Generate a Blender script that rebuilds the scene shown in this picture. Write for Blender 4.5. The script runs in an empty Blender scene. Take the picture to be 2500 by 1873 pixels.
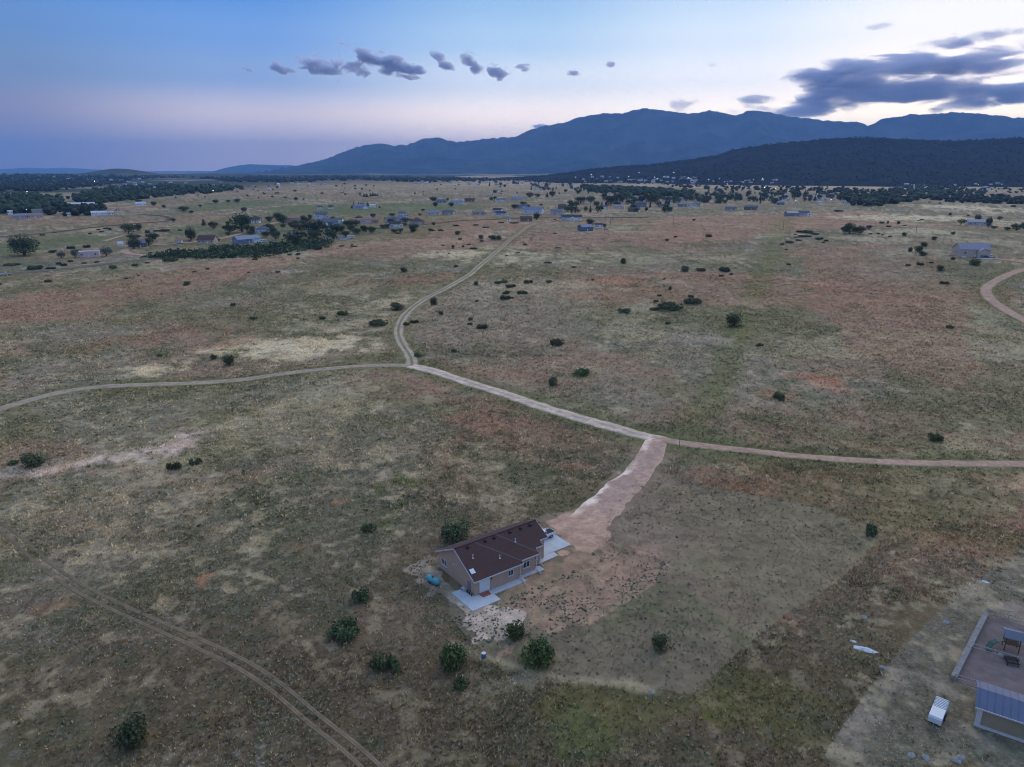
import bpy, math, random
import numpy as np
from mathutils import Vector, Matrix

# ------------------------------------------------------------------ camera, sky, light, exposure
SC = bpy.context.scene
COL = SC.collection
PW, PH, FPX, HORIZON, CAM_H = 2500.0, 1873.0, 1735.0, 415.0, 70.0
PITCH = math.atan((PH / 2 - HORIZON) / FPX)
cam_d = bpy.data.cameras.new('camera')
cam_d.sensor_fit = 'HORIZONTAL'; cam_d.sensor_width = 36.0
cam_d.lens = 36.0 * FPX / PW
cam_d.clip_start = 0.5; cam_d.clip_end = 200000.0
cam = bpy.data.objects.new('camera', cam_d); COL.objects.link(cam)
cam.location = (0, 0, CAM_H); cam.rotation_euler = (math.pi / 2 - PITCH, 0, 0)
SC.camera = cam

SUN_AZ = math.radians(33)          # to the right of the view direction (+Y)
SUN_EL = math.radians(20)
SKY_STRENGTH = 1.0
HAZE_DENSITY = 5.0e-5
HAZE_TOP = 1400.0
AIRLIGHT = (.15, .25, .46)
def lin(r, g, b, k=1.0):
    o = []
    for c in (r, g, b):
        c /= 255.0
        o.append((c / 12.92 if c <= 0.04045 else ((c + 0.055) / 1.055) ** 2.4) * k)
    return (o[0], o[1], o[2], 1.0)

world = bpy.data.worlds.new('World'); SC.world = world; world.use_nodes = True
def build_world():
    nt = world.node_tree; N = nt.nodes; L = nt.links; N.clear()
    out = N.new('ShaderNodeOutputWorld'); bg = N.new('ShaderNodeBackground')
    bg.inputs['Strength'].default_value = SKY_STRENGTH
    L.new(bg.outputs[0], out.inputs[0])
    tc = N.new('ShaderNodeTexCoord'); sep = N.new('ShaderNodeSeparateXYZ')
    L.new(tc.outputs['Generated'], sep.inputs[0])
    def m(op, a, b=None, clamp=False):
        n = N.new('ShaderNodeMath'); n.operation = op; n.use_clamp = clamp
        for i, v in enumerate((a, b)):
            if v is None: continue
            if isinstance(v, (int, float)): n.inputs[i].default_value = v
            else: L.new(v, n.inputs[i])
        return n.outputs[0]
    x, y, z = sep.outputs
    az = m('ARCTAN2', x, y)                                     # 0 straight ahead, + right
    d = m('ABSOLUTE', m('SUBTRACT', az, SUN_AZ))
    d = m('MINIMUM', d, m('SUBTRACT', 2 * math.pi, d))
    t = m('DIVIDE', d, math.pi)                                 # 0 at the glow, 1 opposite
    el = m('MULTIPLY', m('ARCSINE', z), 180 / math.pi)
    rows = [  # elevation, [(t, srgb)]
        (0.3, [(.03, (255, 240, 224)), (.10, (250, 237, 233)), (.18, (246, 230, 228)), (.29, (190, 188, 208)), (.38, (138, 146, 176)), (.7, (128, 136, 178)), (1, (128, 134, 178))]),
        (3.4, [(.03, (255, 250, 241)), (.10, (251, 245, 243)), (.18, (238, 230, 234)), (.29, (190, 189, 209)), (.38, (132, 144, 178)), (.7, (150, 150, 190)), (1, (158, 152, 190))]),
        (6.3, [(.03, (246, 244, 249)), (.10, (226, 232, 245)), (.18, (204, 217, 237)), (.29, (136, 165, 210)), (.38, (118, 145, 186)), (.7, (158, 164, 206)), (1, (172, 168, 206))]),
        (9.0, [(.03, (240, 243, 250)), (.10, (211, 227, 246)), (.18, (173, 204, 236)), (.29, (120, 160, 219)), (.38, (107, 145, 197)), (.7, (146, 164, 212)), (1, (160, 170, 212))]),
        (11.6, [(.03, (228, 237, 250)), (.10, (194, 218, 244)), (.18, (154, 192, 232)), (.29, (100, 150, 218)), (.38, (95, 142, 207)), (.7, (135, 164, 215)), (1, (148, 170, 216))]),
        (35, [(.03, (196, 216, 241)), (.18, (168, 198, 233)), (.38, (134, 172, 222)), (1, (138, 170, 218))]),
        (80, [(.0, (146, 180, 225)), (1, (140, 175, 223))])]
    def beyond_haze(c, e):      # radiance outside the haze that is seen as c through it
        path = min(HAZE_TOP / math.sin(math.radians(max(e, .5))), 45000.0)
        T = max(math.exp(-HAZE_DENSITY * path), .36)
        c = lin(*c)
        return tuple(max((c[j] - AIRLIGHT[j] * (1 - T)) / T, .02) for j in range(3)) + (1.0,)
    prev = None
    for i, (e, stops) in enumerate(rows):
        stops = [(p, beyond_haze(c, e)) for p, c in stops]
        r = N.new('ShaderNodeValToRGB'); r.color_ramp.interpolation = 'EASE'
        cr = r.color_ramp
        cr.elements[0].position = stops[0][0]; cr.elements[0].color = stops[0][1]
        cr.elements[1].position = stops[-1][0]; cr.elements[1].color = stops[-1][1]
        for p, c in stops[1:-1]:
            en = cr.elements.new(p); en.color = c
        L.new(t, r.inputs[0])
        if prev is None: prev = r.outputs[0]
        else:
            mr = N.new('ShaderNodeMapRange'); mr.interpolation_type = 'SMOOTHSTEP'
            mr.inputs['From Min'].default_value = rows[i - 1][0]; mr.inputs['From Max'].default_value = e
            L.new(el, mr.inputs['Value'])
            mx = N.new('ShaderNodeMix'); mx.data_type = 'RGBA'
            L.new(mr.outputs[0], mx.inputs['Factor']); L.new(prev, mx.inputs['A']); L.new(r.outputs[0], mx.inputs['B'])
            prev = mx.outputs['Result']
    sky = N.new('ShaderNodeTexSky'); sky.sky_type = 'NISHITA'; sky.sun_disc = False
    sky.sun_elevation = math.radians(2.0); sky.sun_rotation = SUN_AZ
    sky.air_density = 1.0; sky.dust_density = 0.6; sky.ozone_density = 3.0
    k = N.new('ShaderNodeVectorMath'); k.operation = 'SCALE'; k.inputs['Scale'].default_value = 0.03
    L.new(sky.outputs[0], k.inputs[0])
    ad = N.new('ShaderNodeVectorMath'); ad.operation = 'ADD'
    L.new(prev, ad.inputs[0]); L.new(k.outputs[0], ad.inputs[1])
    L.new(ad.outputs[0], bg.inputs[0])
build_world()

sun_d = bpy.data.lights.new('sun', 'SUN'); sun_d.energy = 1.5; sun_d.angle = math.radians(70); sun_d.color = (1.0, 0.86, 0.74)
sun = bpy.data.objects.new('sun', sun_d); COL.objects.link(sun)
_sd = Vector((math.sin(SUN_AZ) * math.cos(SUN_EL), math.cos(SUN_AZ) * math.cos(SUN_EL), math.sin(SUN_EL)))
sun.rotation_euler = (-_sd).to_track_quat('-Z', 'Y').to_euler()

SC.view_settings.view_transform = 'Standard'; SC.view_settings.look = 'None'
SC.view_settings.exposure = 0.0; SC.view_settings.gamma = 1.0; SC.view_settings.use_curve_mapping = False
SC.render.engine = 'CYCLES'
cy = SC.cycles
cy.use_denoising = True; cy.denoiser = 'OPENIMAGEDENOISE'
cy.use_adaptive_sampling = True; cy.adaptive_threshold = 0.01
cy.max_bounces = 6; cy.diffuse_bounces = 2; cy.glossy_bounces = 2; cy.volume_bounces = 4; cy.transmission_bounces = 2
cy.transparent_max_bounces = 8; cy.pixel_filter_type = 'BLACKMAN_HARRIS'; cy.filter_width = 1.0; cy.caustics_reflective = False; cy.caustics_refractive = False

# ------------------------------------------------------------------ helpers
rnd = random.Random(7)
def hash2(ix, iy, s):
    h = (ix.astype(np.int64) * 374761393 + iy.astype(np.int64) * 668265263 + s * 974711) & 0x7fffffff
    h = ((h ^ (h >> 13)) * 1274126177) & 0x7fffffff
    h = h ^ (h >> 16)
    return (h & 0xffff) / 65535.0
def vnoise(x, y, s=0):
    xi = np.floor(x); yi = np.floor(y); fx = x - xi; fy = y - yi
    fx = fx * fx * (3 - 2 * fx); fy = fy * fy * (3 - 2 * fy)
    a = hash2(xi, yi, s); b = hash2(xi + 1, yi, s); c = hash2(xi, yi + 1, s); d = hash2(xi + 1, yi + 1, s)
    return (a * (1 - fx) + b * fx) * (1 - fy) + (c * (1 - fx) + d * fx) * fy
def fbm(x, y, scale, octv=4, s=0, gain=.5):
    v = np.zeros_like(np.asarray(x, float)); a = 1.0; tot = 0
    x = np.asarray(x, float) / scale; y = np.asarray(y, float) / scale
    for o in range(octv):
        v = v + a * vnoise(x + 17.3 * o, y - 9.1 * o, s + o); tot += a
        a *= gain; x = x * 2.03; y = y * 2.03
    return v / tot
def sm(t, a=0.0, b=1.0):
    t = np.clip((t - a) / (b - a), 0, 1); return t * t * (3 - 2 * t)

def ray(u, v):
    x = (u - PW / 2) / FPX; y = (PH / 2 - v) / FPX
    return np.array([x, math.cos(PITCH) + y * math.sin(PITCH), -math.sin(PITCH) + y * math.cos(PITCH)])
def azel(u, v):
    d = ray(u, v); return math.atan2(d[0], d[1]), math.atan2(d[2], math.hypot(d[0], d[1]))

# bumps: (x, y, sigma_x, sigma_y, height)
BUMPS = [(395, 590, 110, 130, 9.0), (300, 760, 200, 120, 4.0), (-330, 640, 160, 140, -3.0), (30, 420, 120, 60, 1.5),
         (-3600, 6800, 260, 300, 55.0), (-2600, 6500, 1500, 700, 18.0), (-3900, 5600, 900, 900, 14.0), (1500, 1900, 400, 300, -14.0)]
def Zt(x, y):
    x = np.asarray(x, float); y = np.asarray(y, float)
    r = np.hypot(x, y)
    z = 11.0 * sm(y, 230, 760) + 3.0 * sm(y, 900, 2000)
    z = z + (fbm(x, y, 170, 3, 11) - .5) * 5.0 * sm(r, 150, 420)
    z = z + (fbm(x, y, 900, 3, 21) - .5) * 16.0 * sm(r, 1400, 4000)
    for bx, by, sx, sy, h in BUMPS:
        z = z + h * np.exp(-((x - bx) / sx) ** 2 - ((y - by) / sy) ** 2)
    z = z - 60 * sm(r, 14000, 32000)
    return z

S = 2500 / 2212.0      # some coordinates were read off a 2212-pixel-wide view
HILL = [(1080, 386), (1180, 380), (1290, 364), (1340, 360), (1400, 356), (1480, 346), (1550, 336), (1580, 324), (1680, 310), (1780, 301), (1850, 297), (1920, 299), (2000, 303), (2070, 304), (2150, 300), (2200, 298), (2260, 303), (2400, 310), (2700, 330), (3200, 350)]
HILL_FOOT, HILL_RIDGE, HILL_BASE = 2950.0, 4700.0, 8.0
_ha = np.array([azel(u * S, v * S) for u, v in HILL])
def Zhill(x, y):
    r = np.hypot(x, y); az = np.arctan2(x, y)
    el = np.interp(az, _ha[:, 0], _ha[:, 1], left=-.02) + (fbm(az * 1000, az * 0 + 17, 5, 4, 17) - .5) * math.radians(.05)
    zr = CAM_H + np.tan(el) * HILL_RIDGE
    T = (r - HILL_FOOT) / (HILL_RIDGE - HILL_FOOT); prof = np.where(T <= 1, np.clip(T, 0, 1) ** 1.35, 0)
    w = np.clip(prof * (1 - prof) * 4, 0, 1)
    rid = 1 - np.abs(2 * fbm(x + 17 * 999, y, (HILL_RIDGE - HILL_FOOT) * .35, 5, 20) - 1)
    z = HILL_BASE + (zr - HILL_BASE) * prof - (zr - HILL_BASE) * w * (1 - rid) * .55 * .35
    return np.where((T > .02) & (T <= 1) & (az > _ha[0, 0]), z, -99.0)
def Zs(x, y): return np.maximum(Zt(x, y), Zhill(x, y))
TS = np.concatenate([np.linspace(40, 400, 500), np.geomspace(401, 30000, 700)])
def hit(u, v):
    d = ray(u, v); hl = math.hypot(d[0], d[1]); dx, dy, dz = d / hl
    z = CAM_H + TS * dz - Zs(TS * dx, TS * dy)
    i = np.argmax(z <= 0)
    if z[i] > 0: i = len(TS) - 1
    if i == 0: t = TS[0]
    else:
        a, b = TS[i - 1], TS[i]; za, zb = z[i - 1], z[i]
        t = a + (b - a) * za / (za - zb) if za != zb else a
    x, y = t * dx, t * dy
    return Vector((x, y, float(Zs(x, y))))
def mpp(p):   # metres per photo pixel at a point
    q = Vector(p) - Vector((0, 0, CAM_H))
    return (q.y * math.cos(PITCH) - q.z * math.sin(PITCH)) / FPX
def facing(p):   # heading of the view ray at p (radians, 0 = +Y)
    return math.atan2(p[0], p[1])
def plane_hit(u, v, z):
    d = ray(u, v); t = (z - CAM_H) / d[2]
    return Vector((d[0] * t, d[1] * t, z))

class MB:
    def __init__(s): s.v = []; s.f = []; s.c = None
    def add(s, V, F):
        o = len(s.v); s.v += [tuple(p) for p in V]; s.f += [tuple(i + o for i in f) for f in F]; return s
    def box(s, c, d, rz=0.0, tilt=0.0, axis='X'):
        x, y, z = d[0] / 2, d[1] / 2, d[2] / 2
        V = [Vector((a, b, e)) for e in (-z, z) for b in (-y, y) for a in (-x, x)]
        if tilt: R = Matrix.Rotation(tilt, 3, axis); V = [R @ p for p in V]
        if rz: R = Matrix.Rotation(rz, 3, 'Z'); V = [R @ p for p in V]
        c = Vector(c)
        return s.add([p + c for p in V], [(0, 2, 3, 1), (4, 5, 7, 6), (0, 1, 5, 4), (2, 6, 7, 3), (0, 4, 6, 2), (1, 3, 7, 5)])
    def prism(s, poly, a, b, axis='Z'):
        # extrude a polygon; axis Z: poly in xy; axis X: poly (y,z); axis Y: poly (x,z)
        n = len(poly)
        def P(p, h):
            return (p[0], p[1], h) if axis == 'Z' else ((h, p[0], p[1]) if axis == 'X' else (p[0], h, p[1]))
        V = [P(p, a) for p in poly] + [P(p, b) for p in poly]
        F = [tuple(range(n))[::-1], tuple(range(n, 2 * n))] + [(i, (i + 1) % n, (i + 1) % n + n, i + n) for i in range(n)]
        return s.add(V, F)
    def bar(s, p, q, w, h=None):
        p = Vector(p); q = Vector(q); h = h or w
        d = (q - p); l = d.length; d.normalize()
        up = Vector((0, 0, 1)) if abs(d.z) < .9 else Vector((1, 0, 0))
        a = d.cross(up).normalized() * w / 2; b = a.cross(d).normalized() * h / 2
        V = [p - a - b, p + a - b, p + a + b, p - a + b, q - a - b, q + a - b, q + a + b, q - a + b]
        return s.add(V, [(0, 3, 2, 1), (4, 5, 6, 7), (0, 1, 5, 4), (1, 2, 6, 5), (2, 3, 7, 6), (3, 0, 4, 7)])
    def tube(s, pts, rad, n=8, cap=True):
        pts = [Vector(p) for p in pts]; o = len(s.v)
        for i, p in enumerate(pts):
            d = (pts[min(i + 1, len(pts) - 1)] - pts[max(i - 1, 0)]).normalized()
            up = Vector((0, 0, 1)) if abs(d.z) < .9 else Vector((1, 0, 0))
            a = d.cross(up).normalized(); b = a.cross(d)
            r = rad[i] if isinstance(rad, (list, tuple)) else rad
            for k in range(n):
                t = 2 * math.pi * k / n; s.v.append(tuple(p + a * math.cos(t) * r + b * math.sin(t) * r))
        for i in range(len(pts) - 1):
            for k in range(n):
                s.f.append((o + i * n + k, o + i * n + (k + 1) % n, o + (i + 1) * n + (k + 1) % n, o + (i + 1) * n + k))
        if cap:
            s.f.append(tuple(o + k for k in range(n))[::-1]); s.f.append(tuple(o + (len(pts) - 1) * n + k for k in range(n)))
        return s
    def mesh(s, name, m, smooth=False):
        me = bpy.data.meshes.new(name); me.from_pydata(s.v, [], s.f); me.materials.append(m)
        if smooth:
            for p in me.polygons: p.use_smooth = True
        me.update(); return me
    def build(s, name, m, parent=None, smooth=False):
        o = bpy.data.objects.new(name, s.mesh(name, m, smooth)); COL.objects.link(o)
        if parent: o.parent = parent
        return o
def tag(o, label=None, cat=None, group=None, kind=None):
    if label: o['label'] = label
    if cat: o['category'] = cat
    if group: o['group'] = group
    if kind: o['kind'] = kind
    return o
def empty(name, loc, rz, label, cat, group=None):
    o = bpy.data.objects.new(name, None); COL.objects.link(o); o.empty_display_size = .5
    o.location = loc; o.rotation_euler = (0, 0, rz)
    return tag(o, label, cat, group)
def part(name, me, parent):
    o = bpy.data.objects.new(name, me); COL.objects.link(o); o.parent = parent; return o
def copy_tree(root, loc, rz, scale=None, label=None, group=None):
    r = root.copy(); COL.objects.link(r); r.location = loc; r.rotation_euler = (0, 0, rz)
    if scale is not None: r.scale = scale if hasattr(scale, '__len__') else (scale,) * 3
    if label: r['label'] = label
    if group: r['group'] = group
    for ch in KIDS.get(root.name, []):
        c = ch.copy(); COL.objects.link(c); c.parent = r; c.matrix_parent_inverse = Matrix()
        for g in KIDS.get(ch.name, []):
            e = g.copy(); COL.objects.link(e); e.parent = c; e.matrix_parent_inverse = Matrix()
    return r
KIDS = {}
def remember(root):
    KIDS[root.name] = list(root.children)
    for c in root.children: KIDS[c.name] = list(c.children)

# ------------------------------------------------------------------ materials
MATS = {}
def mat(name, col, rough=.8, noise=.18, scale=1.5, metal=0.0, spec=.3, attr=None, emit=None, estr=0.0):
    if name in MATS: return MATS[name]
    m = bpy.data.materials.new(name); m.use_nodes = True; nt = m.node_tree; N = nt.nodes; L = nt.links
    b = N['Principled BSDF']; b.inputs['Roughness'].default_value = rough; b.inputs['Metallic'].default_value = metal
    b.inputs['Specular IOR Level'].default_value = spec
    tc = N.new('ShaderNodeTexCoord'); nz = N.new('ShaderNodeTexNoise'); nz.inputs['Scale'].default_value = scale
    nz.inputs['Detail'].default_value = 5
    L.new(tc.outputs['Object'], nz.inputs['Vector'])
    mr = N.new('ShaderNodeMapRange'); mr.inputs['From Min'].default_value = .25; mr.inputs['From Max'].default_value = .75
    mr.inputs['To Min'].default_value = 1 - noise; mr.inputs['To Max'].default_value = 1 + noise
    L.new(nz.outputs['Fac'], mr.inputs['Value'])
    vm = N.new('ShaderNodeVectorMath'); vm.operation = 'SCALE'
    if attr:
        at = N.new('ShaderNodeAttribute'); at.attribute_name = attr
        mu = N.new('ShaderNodeVectorMath'); mu.operation = 'MULTIPLY'; mu.inputs[1].default_value = col[:3]
        L.new(at.outputs['Color'], mu.inputs[0]); L.new(mu.outputs[0], vm.inputs[0])
    else: vm.inputs[0].default_value = col[:3]
    L.new(mr.outputs[0], vm.inputs['Scale']); L.new(vm.outputs[0], b.inputs['Base Color'])
    if emit:
        b.inputs['Emission Color'].default_value = (*emit, 1); b.inputs['Emission Strength'].default_value = estr
    MATS[name] = m
    return m
def earth_material(name, speck=.27, sc1=.35, sc2=2.2, rough=1.0):
    m = bpy.data.materials.new(name); m.use_nodes = True; nt = m.node_tree; N = nt.nodes; L = nt.links
    b = N['Principled BSDF']; b.inputs['Roughness'].default_value = rough; b.inputs['Specular IOR Level'].default_value = .05
    at = N.new('ShaderNodeAttribute'); at.attribute_name = 'ground_map'
    geo = N.new('ShaderNodeNewGeometry')
    def nz(scale, det, rg=.6):
        n = N.new('ShaderNodeTexNoise'); n.inputs['Scale'].default_value = scale; n.inputs['Detail'].default_value = det
        n.inputs['Roughness'].default_value = rg; L.new(geo.outputs['Position'], n.inputs['Vector']); return n.outputs['Fac']
    def mrg(v, a, b_, c, d):
        r = N.new('ShaderNodeMapRange'); L.new(v, r.inputs['Value'])
        for k, q in zip(('From Min', 'From Max', 'To Min', 'To Max'), (a, b_, c, d)): r.inputs[k].default_value = q
        return r.outputs[0]
    def scl(c, f):
        v = N.new('ShaderNodeVectorMath'); v.operation = 'SCALE'; L.new(c, v.inputs[0]); L.new(f, v.inputs['Scale']); return v.outputs[0]
    c = scl(at.outputs['Color'], mrg(nz(.13, 8, .72), .28, .72, .82, 1.22))
    c = scl(c, mrg(nz(sc1, 9, .78), .28, .72, .62, 1.42))
    def tufts(c, v, lo, hi, amount, colour):     # lighter, drier grass heads, more of them where the map says so
        f = mrg(v, lo, hi, 0, amount)
        mu = N.new('ShaderNodeMath'); mu.operation = 'MULTIPLY'; mu.use_clamp = True; L.new(f, mu.inputs[0]); L.new(at.outputs['Alpha'], mu.inputs[1])
        mx = N.new('ShaderNodeMix'); mx.data_type = 'RGBA'; mx.inputs['B'].default_value = colour
        L.new(mu.outputs[0], mx.inputs['Factor']); L.new(c, mx.inputs['A']); return mx.outputs['Result']
    c = tufts(c, nz(.62, 4, .75), .53, .68, .85, (.42, .37, .30, 1))
    c = tufts(c, nz(sc2, 3, .7), .52, .70, .9, (.44, .39, .32, 1))
    # dark gaps between plants
    ga = N.new('ShaderNodeMath'); ga.operation = 'MULTIPLY_ADD'; ga.use_clamp = True; ga.inputs[1].default_value = 1.7; ga.inputs[2].default_value = .2; L.new(at.outputs['Alpha'], ga.inputs[0])
    def gaps(c, v, lo, hi, k):
        f = mrg(v, lo, hi, k, 0)
        q = N.new('ShaderNodeMath'); q.operation = 'MULTIPLY'; L.new(f, q.inputs[0]); L.new(ga.outputs[0], q.inputs[1])
        w = N.new('ShaderNodeMath'); w.operation = 'SUBTRACT'; w.inputs[0].default_value = 1.0; L.new(q.outputs[0], w.inputs[1])
        return scl(c, w.outputs[0])
    c = gaps(c, nz(.47, 5, .75), .34, .50, speck * 1.1)
    c = gaps(c, nz(sc2 * .8 + .13, 4, .7), .30, .50, speck)
    L.new(c, b.inputs['Base Color'])
    MATS[name] = m
    return m
EARTH = earth_material('earth')
ROADM = earth_material('road_dirt', .16, .6, 3.0)

def leaf_material(name, col, rough=.7):
    m = bpy.data.materials.new(name); m.use_nodes = True; nt = m.node_tree; N = nt.nodes; L = nt.links
    b = N['Principled BSDF']; b.inputs['Roughness'].default_value = rough; b.inputs['Specular IOR Level'].default_value = .15
    at = N.new('ShaderNodeAttribute'); at.attribute_name = 'leaf_tint'
    oi = N.new('ShaderNodeObjectInfo')
    hs = N.new('ShaderNodeHueSaturation'); hs.inputs['Color'].default_value = (*col, 1)
    for k, a, c in (('Hue', .47, .53), ('Value', .72, 1.28)):
        r = N.new('ShaderNodeMapRange'); r.inputs['To Min'].default_value = a; r.inputs['To Max'].default_value = c
        L.new(oi.outputs['Random'], r.inputs['Value']); L.new(r.outputs[0], hs.inputs[k])
    v = N.new('ShaderNodeVectorMath'); v.operation = 'MULTIPLY'
    L.new(at.outputs['Color'], v.inputs[0]); L.new(hs.outputs[0], v.inputs[1]); L.new(v.outputs[0], b.inputs['Base Color'])
    MATS[name] = m
    return m
JUNIPER = leaf_material('juniper_leaf', (.112, .130, .062))
OAKLEAF = leaf_material('oak_leaf', (.108, .132, .058))
GREENLEAF = leaf_material('bright_leaf', (.120, .165, .056))
COTTON = leaf_material('cottonwood_leaf', (.078, .106, .054))
SILVER = leaf_material('silver_leaf', (.17, .19, .155))
PINE = leaf_material('pine_needle', (.050, .068, .046))
YELLOWLEAF = leaf_material('yellow_leaf', (.20, .19, .04))
BARK = mat('bark', (.10, .075, .055), .95, .4, 6)

def np_mesh(name, V, F, material, colors=None, attr='ground_map', domain='POINT', smooth=False):
    V = np.asarray(V, np.float32); F = np.asarray(F, np.int32)
    me = bpy.data.meshes.new(name); k = F.shape[1]
    me.vertices.add(len(V)); me.vertices.foreach_set('co', V.ravel())
    me.loops.add(F.size); me.loops.foreach_set('vertex_index', F.ravel())
    me.polygons.add(len(F)); me.polygons.foreach_set('loop_start', np.arange(0, F.size, k, dtype=np.int32))
    if smooth: me.polygons.foreach_set('use_smooth', np.ones(len(F), bool))
    me.update(calc_edges=True)
    if colors is not None:
        at = me.attributes.new(attr, 'FLOAT_COLOR', domain)
        c = np.ones((len(colors), 4), np.float32); c[:, :colors.shape[1]] = colors
        at.data.foreach_set('color', c.ravel())
    me.materials.append(material)
    return me
def np_obj(name, me, kind=None, parent=None):
    o = bpy.data.objects.new(name, me); COL.objects.link(o)
    if kind: o['kind'] = kind
    if parent: o.parent = parent
    return o

# ------------------------------------------------------------------ the ground
def W2(u, v): return hit(u * S, v * S)
def poly_dist(x, y, pts):
    d = np.full(x.shape, 1e9)
    for (ax, ay), (bx, by) in zip(pts[:-1], pts[1:]):
        vx, vy = bx - ax, by - ay; l2 = vx * vx + vy * vy + 1e-9
        t = np.clip(((x - ax) * vx + (y - ay) * vy) / l2, 0, 1)
        d = np.minimum(d, np.hypot(x - ax - t * vx, y - ay - t * vy))
    return d
def in_poly(x, y, pts):
    r = np.zeros(x.shape, bool); n = len(pts); j = n - 1
    for i in range(n):
        xi, yi = pts[i]; xj, yj = pts[j]
        c = ((yi > y) != (yj > y)) & (x < (xj - xi) * (y - yi) / (yj - yi + 1e-12) + xi)
        r ^= c; j = i
    return r
K = 1.9                       # photo tone -> surface albedo
def alb(r, g, b, k=1.0):
    c = lin(r, g, b); return np.array([c[0] * K * 1.21 * k, c[1] * K * 1.0 * k, c[2] * K * .69 * k])
C_BROWN = alb(112, 98, 90); C_REDGRASS = alb(128, 99, 90); C_OLIVE = alb(86, 87, 64); C_GREEN = alb(72, 82, 56)
C_SAGE = alb(106, 102, 96); C_STRAW = alb(156, 147, 134); C_RED = alb(142, 108, 98); C_GREYSOIL = alb(128, 120, 120)
C_DARKGREEN = alb(64, 68, 56); C_TURF = alb(78, 88, 68); C_GRAVEL = alb(172, 160, 164); C_PINK = alb(146, 126, 124); C_MOWN = alb(93, 88, 82)
C_FOREST = alb(46, 54, 46); C_NEAR_SHADE = alb(63, 56, 46)

AREA = {k: [tuple(W2(*p)[:2]) for p in v] for k, v in {
    'mown': [(1400, 1012), (1480, 1038), (1600, 1064), (1750, 1095), (1870, 1130), (1907, 1156), (1870, 1200), (1800, 1262), (1700, 1325), (1600, 1405), (1530, 1470), (1482, 1508), (1420, 1492), (1250, 1472), (1110, 1445), (1010, 1390), (960, 1330), (985, 1200), (1180, 1110), (1300, 1100)],
    'yard': [(1185, 1122), (1245, 1100), (1290, 1100), (1315, 1120), (1310, 1160), (1280, 1195), (1225, 1200), (1195, 1180), (1185, 1145)],
    'redyard': [(1075, 1310), (1180, 1215), (1300, 1190), (1400, 1190), (1450, 1225), (1400, 1275), (1310, 1325), (1200, 1370), (1130, 1385), (1085, 1350)],
    'gravelyard': [(965, 1285), (1075, 1310), (1120, 1330), (1085, 1385), (1010, 1400), (960, 1340)],
    'tankyard': [(880, 1225), (945, 1190), (1000, 1275), (980, 1300), (920, 1290)],
    'lot': [(1760, 1660), (1880, 1480), (1960, 1390), (2060, 1290), (2212, 1190), (2300, 1400), (2300, 1700)],
    'fairway1': [(-40, 552), (60, 545), (190, 527), (300, 515), (290, 505), (150, 512), (60, 520), (-40, 528)],
    'fairway2': [(560, 452), (640, 444), (800, 441), (960, 440), (1050, 444), (1040, 452), (900, 456), (700, 460), (600, 463)],
    'fairway3': [(330, 450), (480, 437), (560, 432), (620, 436), (560, 448), (430, 458)],
    'redbrown1': [(-60, 660), (120, 625), (300, 590), (620, 545), (700, 560), (560, 590), (430, 625), (260, 665), (-60, 700)],
    'redbrown2': [(1720, 560), (1850, 530), (1980, 540), (2030, 620), (2080, 740), (2120, 860), (1960, 800), (1820, 740), (1740, 650)],
    'redbrown3': [(1420, 470), (1900, 455), (2000, 480), (1760, 500), (1600, 510), (1450, 520), (1380, 500)],
    'redbrown4': [(700, 520), (1000, 490), (1080, 500), (1040, 540), (900, 560), (700, 555)],
    'hamlet': [(300, 540), (480, 470), (680, 448), (900, 455), (1010, 475), (930, 510), (800, 525), (640, 535), (480, 548), (330, 558)],
    'bank': [(850, 700), (1000, 610), (1250, 600), (1300, 640), (1250, 720), (1160, 790), (1000, 780), (900, 760)],
    'greenlow': [(1420, 930), (1700, 970), (1950, 985), (2230, 990), (2230, 1100), (2000, 1090), (1800, 1050), (1560, 1000), (1450, 990)],
}.items()}
SWALE = [tuple(W2(*p)[:2]) for p in [(1700, 470), (1670, 530), (1650, 590), (1625, 640), (1590, 720), (1575, 790), (1540, 850), (1490, 915)]]
LOTPATH = [tuple(W2(*p)[:2]) for p in [(985, 1395), (1040, 1420), (1090, 1432), (1150, 1452), (1210, 1468), (1280, 1472), (1350, 1478), (1410, 1492)]]
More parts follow.
